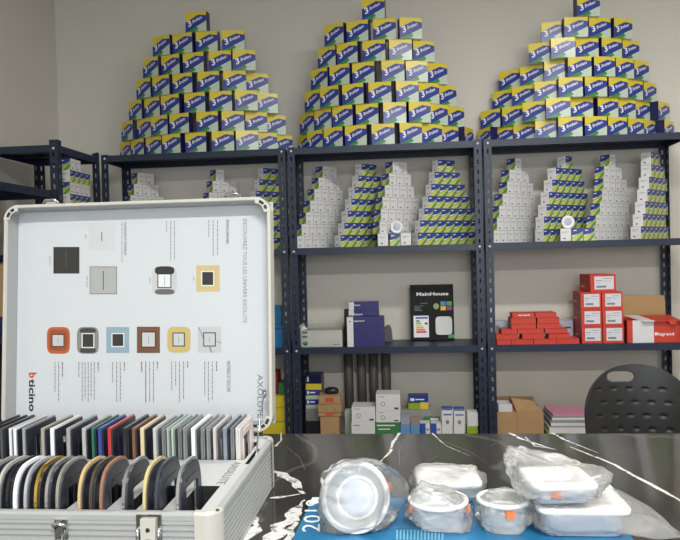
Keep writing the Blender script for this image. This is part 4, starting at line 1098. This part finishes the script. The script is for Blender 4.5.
# stay arm and hinge
a_ = cl(atz(256.5, 455, ZD)); top = Vector(LM @ Vector((lid_hit(264, 392)[0], .004, lid_hit(264, 392)[1])))
mb = MB().tube([a_+Vector((0, 0, -.03)), a_+Vector((.0, 0, .0)), a_.lerp(top, .55)+Vector((-.003, 0, 0)), top], .0016, CHROME)
mb.box(top.x-.003, top.x+.003, top.y-.003, top.y+.002, top.z-.012, top.z+.004, CHROME)
mb.build('stay_arm', case)
mb = MB()
for x in (-.05, -WC/2, -WC+.06): mb.tube([(x-.025, DC+.004, HC-.006), (x+.025, DC+.004, HC-.006)], .004, CHROME)
mb.build('hinge', case)

# ------------------------------------------------------------------ calendar
CYAN = mat('calendar_blue', s(30, 120, 172), .3, var=.12, scale=12, coat=.3)
def calendar():
    zt_ = ZC0+.008
    P = [atz(px, py, zt_) for px, py in ((290, 545), (313, 497), (612, 500), (636, 545))]
    cx = sum(p.x for p in P)/4; y0 = atz(400, 575, zt_).y; y1 = P[1].y
    xl_f = P[0].x; xl_b = P[1].x; xr_b = P[2].x; xr_f = P[3].x
    sl_ = (xl_b-xl_f)/(P[1].y-P[0].y); x00 = xl_f-sl_*(P[0].y-y0); sr = (xr_b-xr_f)/(P[2].y-P[3].y); x11 = xr_f-sr*(P[3].y-y0)
    o = Vector((cx, y0, ZC0+.0003))
    pts = [(x00-cx, 0), (x11-cx, 0), (xr_b-cx, y1-y0), (xl_b-cx, y1-y0)]
    h = .0077
    mb = MB(); n = 4
    mb.add([(x, y, 0) for x, y in pts]+[(x, y, h) for x, y in pts], [(0,3,2,1), (4,5,6,7), (0,1,5,4), (1,2,6,5), (2,3,7,6), (3,0,4,7)], CYAN)
    # white page edges
    def F(px, py, k=1): q = atz(px, py, zt_)-o; return (q.x, q.y, h+.00025*k)
    mb.poly([F(308.5, 504), F(317, 504), F(319, 497.5), F(312.5, 497.5)], WTXT)
    # 2019 lettering rotated, reading upward-right
    O = Vector(F(313, 533.5, 2)); U = Vector(F(313, 507, 2))-O; 
    a0 = Vector(F(299.5, 533.5, 2)); 
    Ob = Vector(F(320, 532, 2)); Ub = Vector(F(322.5, 500, 2))-Ob; Vb = Vector(F(301.5, 532, 2))-Ob
    add_text(mb, '2019', Ob, Ub, Vb, WTXT)
    GB = mat('calendar_slate', s(96, 122, 140), .3); LBc = mat('calendar_light', s(120, 186, 214), .3, var=.2, scale=50)
    mb.poly([F(360, 528.5), F(420, 528), F(420, 526.6), F(362, 527)], GB)
    for i in range(14): a = 396+i*3.5; mb.poly([F(a, 540, 2), F(a+1.8, 540, 2), F(a+2, 530, 2), F(a+.4, 530, 2)], LBc)
    ob = mb.build('calendar', None, o)
    tag(ob, 'blue calendar with white year digits lying under the bagged downlights', 'calendar')
calendar()
ZK = ZC0+.0083

# ------------------------------------------------------------------ downlights in bags
WPL = mat('white_lamp_plastic', s(242, 242, 240), .35, var=.02)
LENS = mat('frosted_lens', s(206, 214, 226), .2, var=.03, coat=.5)
REFL = mat('satin_reflector', s(196, 202, 202), .3, .2)
ORG = mat('orange_clip', s(240, 128, 70), .4)
def bag(t, hw, hd, hh, zc, seed, tail=None, amp=.006, flat=.72):
    bm = bmesh.new(); bmesh.ops.create_icosphere(bm, subdivisions=5, radius=1)
    for v in bm.verts:
        p = v.co.copy()
        q = Vector([math.copysign(abs(c)**flat, c) for c in p])
        d = noise.turbulence(p*1.8+Vector((seed*3.1, 0, 0)), 3, False)-.5
        cr = abs(noise.noise(p*3.6+Vector((0, seed*1.7, 0))))
        q = Vector((q.x*hw, q.y*hd, q.z*hh)); q *= 1+.0
        q += p*(amp*1.3*d+amp*1.0*cr)
        if tail:
            for (dx, dy, dz, sh) in tail:
                T = Vector((dx, dy, dz)); k = max(0, p.dot(T.normalized()))**sh; q += T*k
        q.z += zc
        q.z = max(q.z, .0008)
        v.co = q
    me = bpy.data.meshes.new('plastic_bag'); bm.to_mesh(me); bm.free(); me.materials.append(BAG if seed == 1 else BAG2)
    for p in me.polygons: p.use_smooth = True
    o = bpy.data.objects.new('plastic_bag', me); C.objects.link(o); o.parent = t; return o
def downlight(t, R, M, square=False, body=.032, clips=(0, PI), thick=.003, hole=.55):
    if not square:
        mb = MB().lathe([(R*hole-.0015, -.0175), (R*hole, -.0125), (R*hole+.003, -.0125), (R*hole+.0045, -.016), (R*.84, -.001), (R*.86, .0015), (R*.9, .0025), (R, .0015), (R, -thick), (R*.86, -thick-.001), (R*.82, -body), (0, -body)], WPL, M, n=56)
    else:
        mb = MB(); o = oval(R, R, 9, 48); i1 = oval(R*.55, R*.42, 2, 48)
        lev = [([(x*.999, y*.999) for x, y in i1], -.010), (i1, .0), ([(x*.93, y*.93) for x, y in o], .002), (o, 0), (o, -thick*2), ([(x*.84, y*.84) for x, y in o], -thick*2-.002), ([(x*.82, y*.82) for x, y in o], -body), ([(x*.001, y*.001) for x, y in o], -body)]
        vs = []; fs = []
        for P_, z in lev: vs += [(x, y, z) for x, y in P_]
        for j in range(len(lev)-1):
            for i in range(48): fs.append((j*48+i, j*48+(i+1)%48, (j+1)*48+(i+1)%48, (j+1)*48+i))
        mb.add(vs, fs, WPL, M, True)
    mb.build('housing', t)
    r = R*hole
    if not square: MB().lathe([(r+.0042, -.0150), (R*.835, -.0006)], REFL, M, n=56).build('reflector', t)
    if not square: MB().lathe([(r-.001, -.016), (r*.95, -.0145), (r*.6, -.012), (0, -.011)], LENS, M, n=40).build('lens', t)
    else: MB().lathe([(R*.55, -.010), (0, -.009)], LENS, M, n=40, ell=.76).build('lens', t)
    for a in clips:
        c, s_ = math.cos(a), math.sin(a)
        mm = M @ Matrix.Rotation(a, 4, 'Z')
        MB().box(R*.80, R*1.05, -.006, .006, -.016, -.007, ORG, mm).build('clip', t, bevel=.001)
    return t
# 1 : large ring tilted toward the camera
D1 = atz(352, 534, ZK)
R1 = .053
d1 = (D1-CAM).length
t = thing('downlight', 'large round white downlight tilted up toward the camera, leftmost on the calendar', 'lamp', (D1.x+.004, D1.y+.02, ZK))
tilt = math.radians(66)
M1 = Matrix.Translation((0, -.002, R1*math.sin(tilt)+.001)) @ Matrix.Rotation(math.radians(-8), 4, 'Z') @ Matrix.Rotation(tilt, 4, 'X')
downlight(t, R1, M1, body=.034, clips=(-.12+PI+.25, .35), hole=.53)
bag(t, .058, .036, .054, .050, 1, tail=[(.034, .03, -.005, 4), (-.012, 0, -.02, 6)], amp=.006)
# 2 : round facing up
def dl(name, lab, px, py, R, zc, body, square, clips, rot=0, lift=0, tilt=(0, 0), bagp=None, base=ZK):
    P = atz(px, py, base+body)
    t = thing(name, lab, 'lamp', (P.x, P.y, base+lift))
    M = Matrix.Translation((0, 0, body+.001)) @ Matrix.Rotation(rot, 4, 'Z') @ Matrix.Rotation(tilt[0], 4, 'X') @ Matrix.Rotation(tilt[1], 4, 'Y')
    downlight(t, R, M, square, body, clips)
    if bagp: bag(t, *bagp[:-1], **bagp[-1])
    return t
dl('downlight', 'round white downlight lying face up, right of the tilted one', 438, 500, .0460, 0, .034, False, (.5+PI*.9, -.1), bagp=(.051, .046, .0205, .021, 2, dict(tail=[(-.004, .0, .016, 4), (.006, -.01, -.01, 4)], amp=.005)))
dl('square_downlight', 'square white downlight lying behind the round face-up one', 447, 475.5, .054, 0, .030, True, (PI*.8,), rot=.05, bagp=(.068, .062, .021, .0215, 3, dict(tail=[(.0, 0, .003, 4)], amp=.004)))
dl('downlight', 'round white bagged downlight in the middle of the heap, clip in front', 503, 499, .040, 0, .038, False, (-1.45, 1.2), bagp=(.044, .042, .0225, .023, 4, dict(tail=[(0, -.01, -.012, 4), (.01, 0, .004, 4)], amp=.005)))
dl('square_downlight', 'wide square white downlight at the right end, another lying on it', 575, 496, .066, 0, .040, True, (PI*.93, 0.1), bagp=(.072, .069, .0245, .025, 5, dict(tail=[(.072, -.012, -.02, 7)], amp=.004, flat=.42)))
dl('square_downlight', 'white downlight in a tall crumpled bag, lying on top of the heap', 557, 477, .047, 0, .026, True, (-1.9, 1.8), base=ZK+.0515, rot=.1, bagp=(.066, .057, .020, .021, 6, dict(tail=[(-.024, .0, .034, 3), (.012, 0, .004, 5)], amp=.006)))

# ------------------------------------------------------------------ ceiling lights & daylight
def ceil_light(x, y, lab):
    t = thing('ceiling_light', lab, 'lamp', (x, y, ZC-.002))
    MB().box(-.6, .6, -.09, .09, -.05, 0, CREAM).build('lamp_body', t)
    MB().box(-.57, .57, -.07, .07, -.056, -.0502, mat('lit_tube', (1, 1, 1), .5, emis=(1, .97, .92), estr=2.0)).build('diffuser', t)
    L = bpy.data.lights.new('tube_light', 'AREA'); L.shape = 'RECTANGLE'; L.size = 1.14; L.size_y = .14; L.energy = LP; L.color = (1, .97, .92)
    o = bpy.data.objects.new('tube_light', L); C.objects.link(o); o.location = (0, 0, -.06); o.parent = t
LP = 26
ceil_light(1.5, -1.6, 'ceiling tube lamp above the aisle between counter and racks')
LP = 62
ceil_light(.9, -4.3, 'ceiling tube lamp above the customer side behind the counter')
L = bpy.data.lights.new('daylight', 'AREA'); L.shape = 'RECTANGLE'; L.size = wx1-wx0-.15; L.size_y = wz1-wz0-.15; L.energy = 36; L.color = (.93, .96, 1)
o = bpy.data.objects.new('daylight', L); C.objects.link(o); o.location = ((wx0+wx1)/2, YF+.02, (wz0+wz1)/2); o.rotation_euler = (math.radians(90), 0, 0)
wd = bpy.data.worlds.new('w'); SC.world = wd; wd.use_nodes = True
wd.node_tree.nodes['Background'].inputs[0].default_value = (.75, .85, 1, 1); wd.node_tree.nodes['Background'].inputs[1].default_value = 1.0

# ------------------------------------------------------------------ camera
cd = bpy.data.cameras.new('camera'); cd.sensor_width = 36; cd.lens = FPX*36/680; cd.clip_start = .02
co = bpy.data.objects.new('camera', cd); C.objects.link(co)
co.matrix_world = Matrix.Translation(CAM) @ Matrix((( _r.x, _u.x, -_f.x, 0), (_r.y, _u.y, -_f.y, 0), (_r.z, _u.z, -_f.z, 0), (0, 0, 0, 1)))
SC.camera = co
SC.view_settings.view_transform = 'Standard'; SC.view_settings.look = 'None'; SC.view_settings.gamma = 1; SC.view_settings.use_curve_mapping = False
SC.view_settings.exposure = 0.55
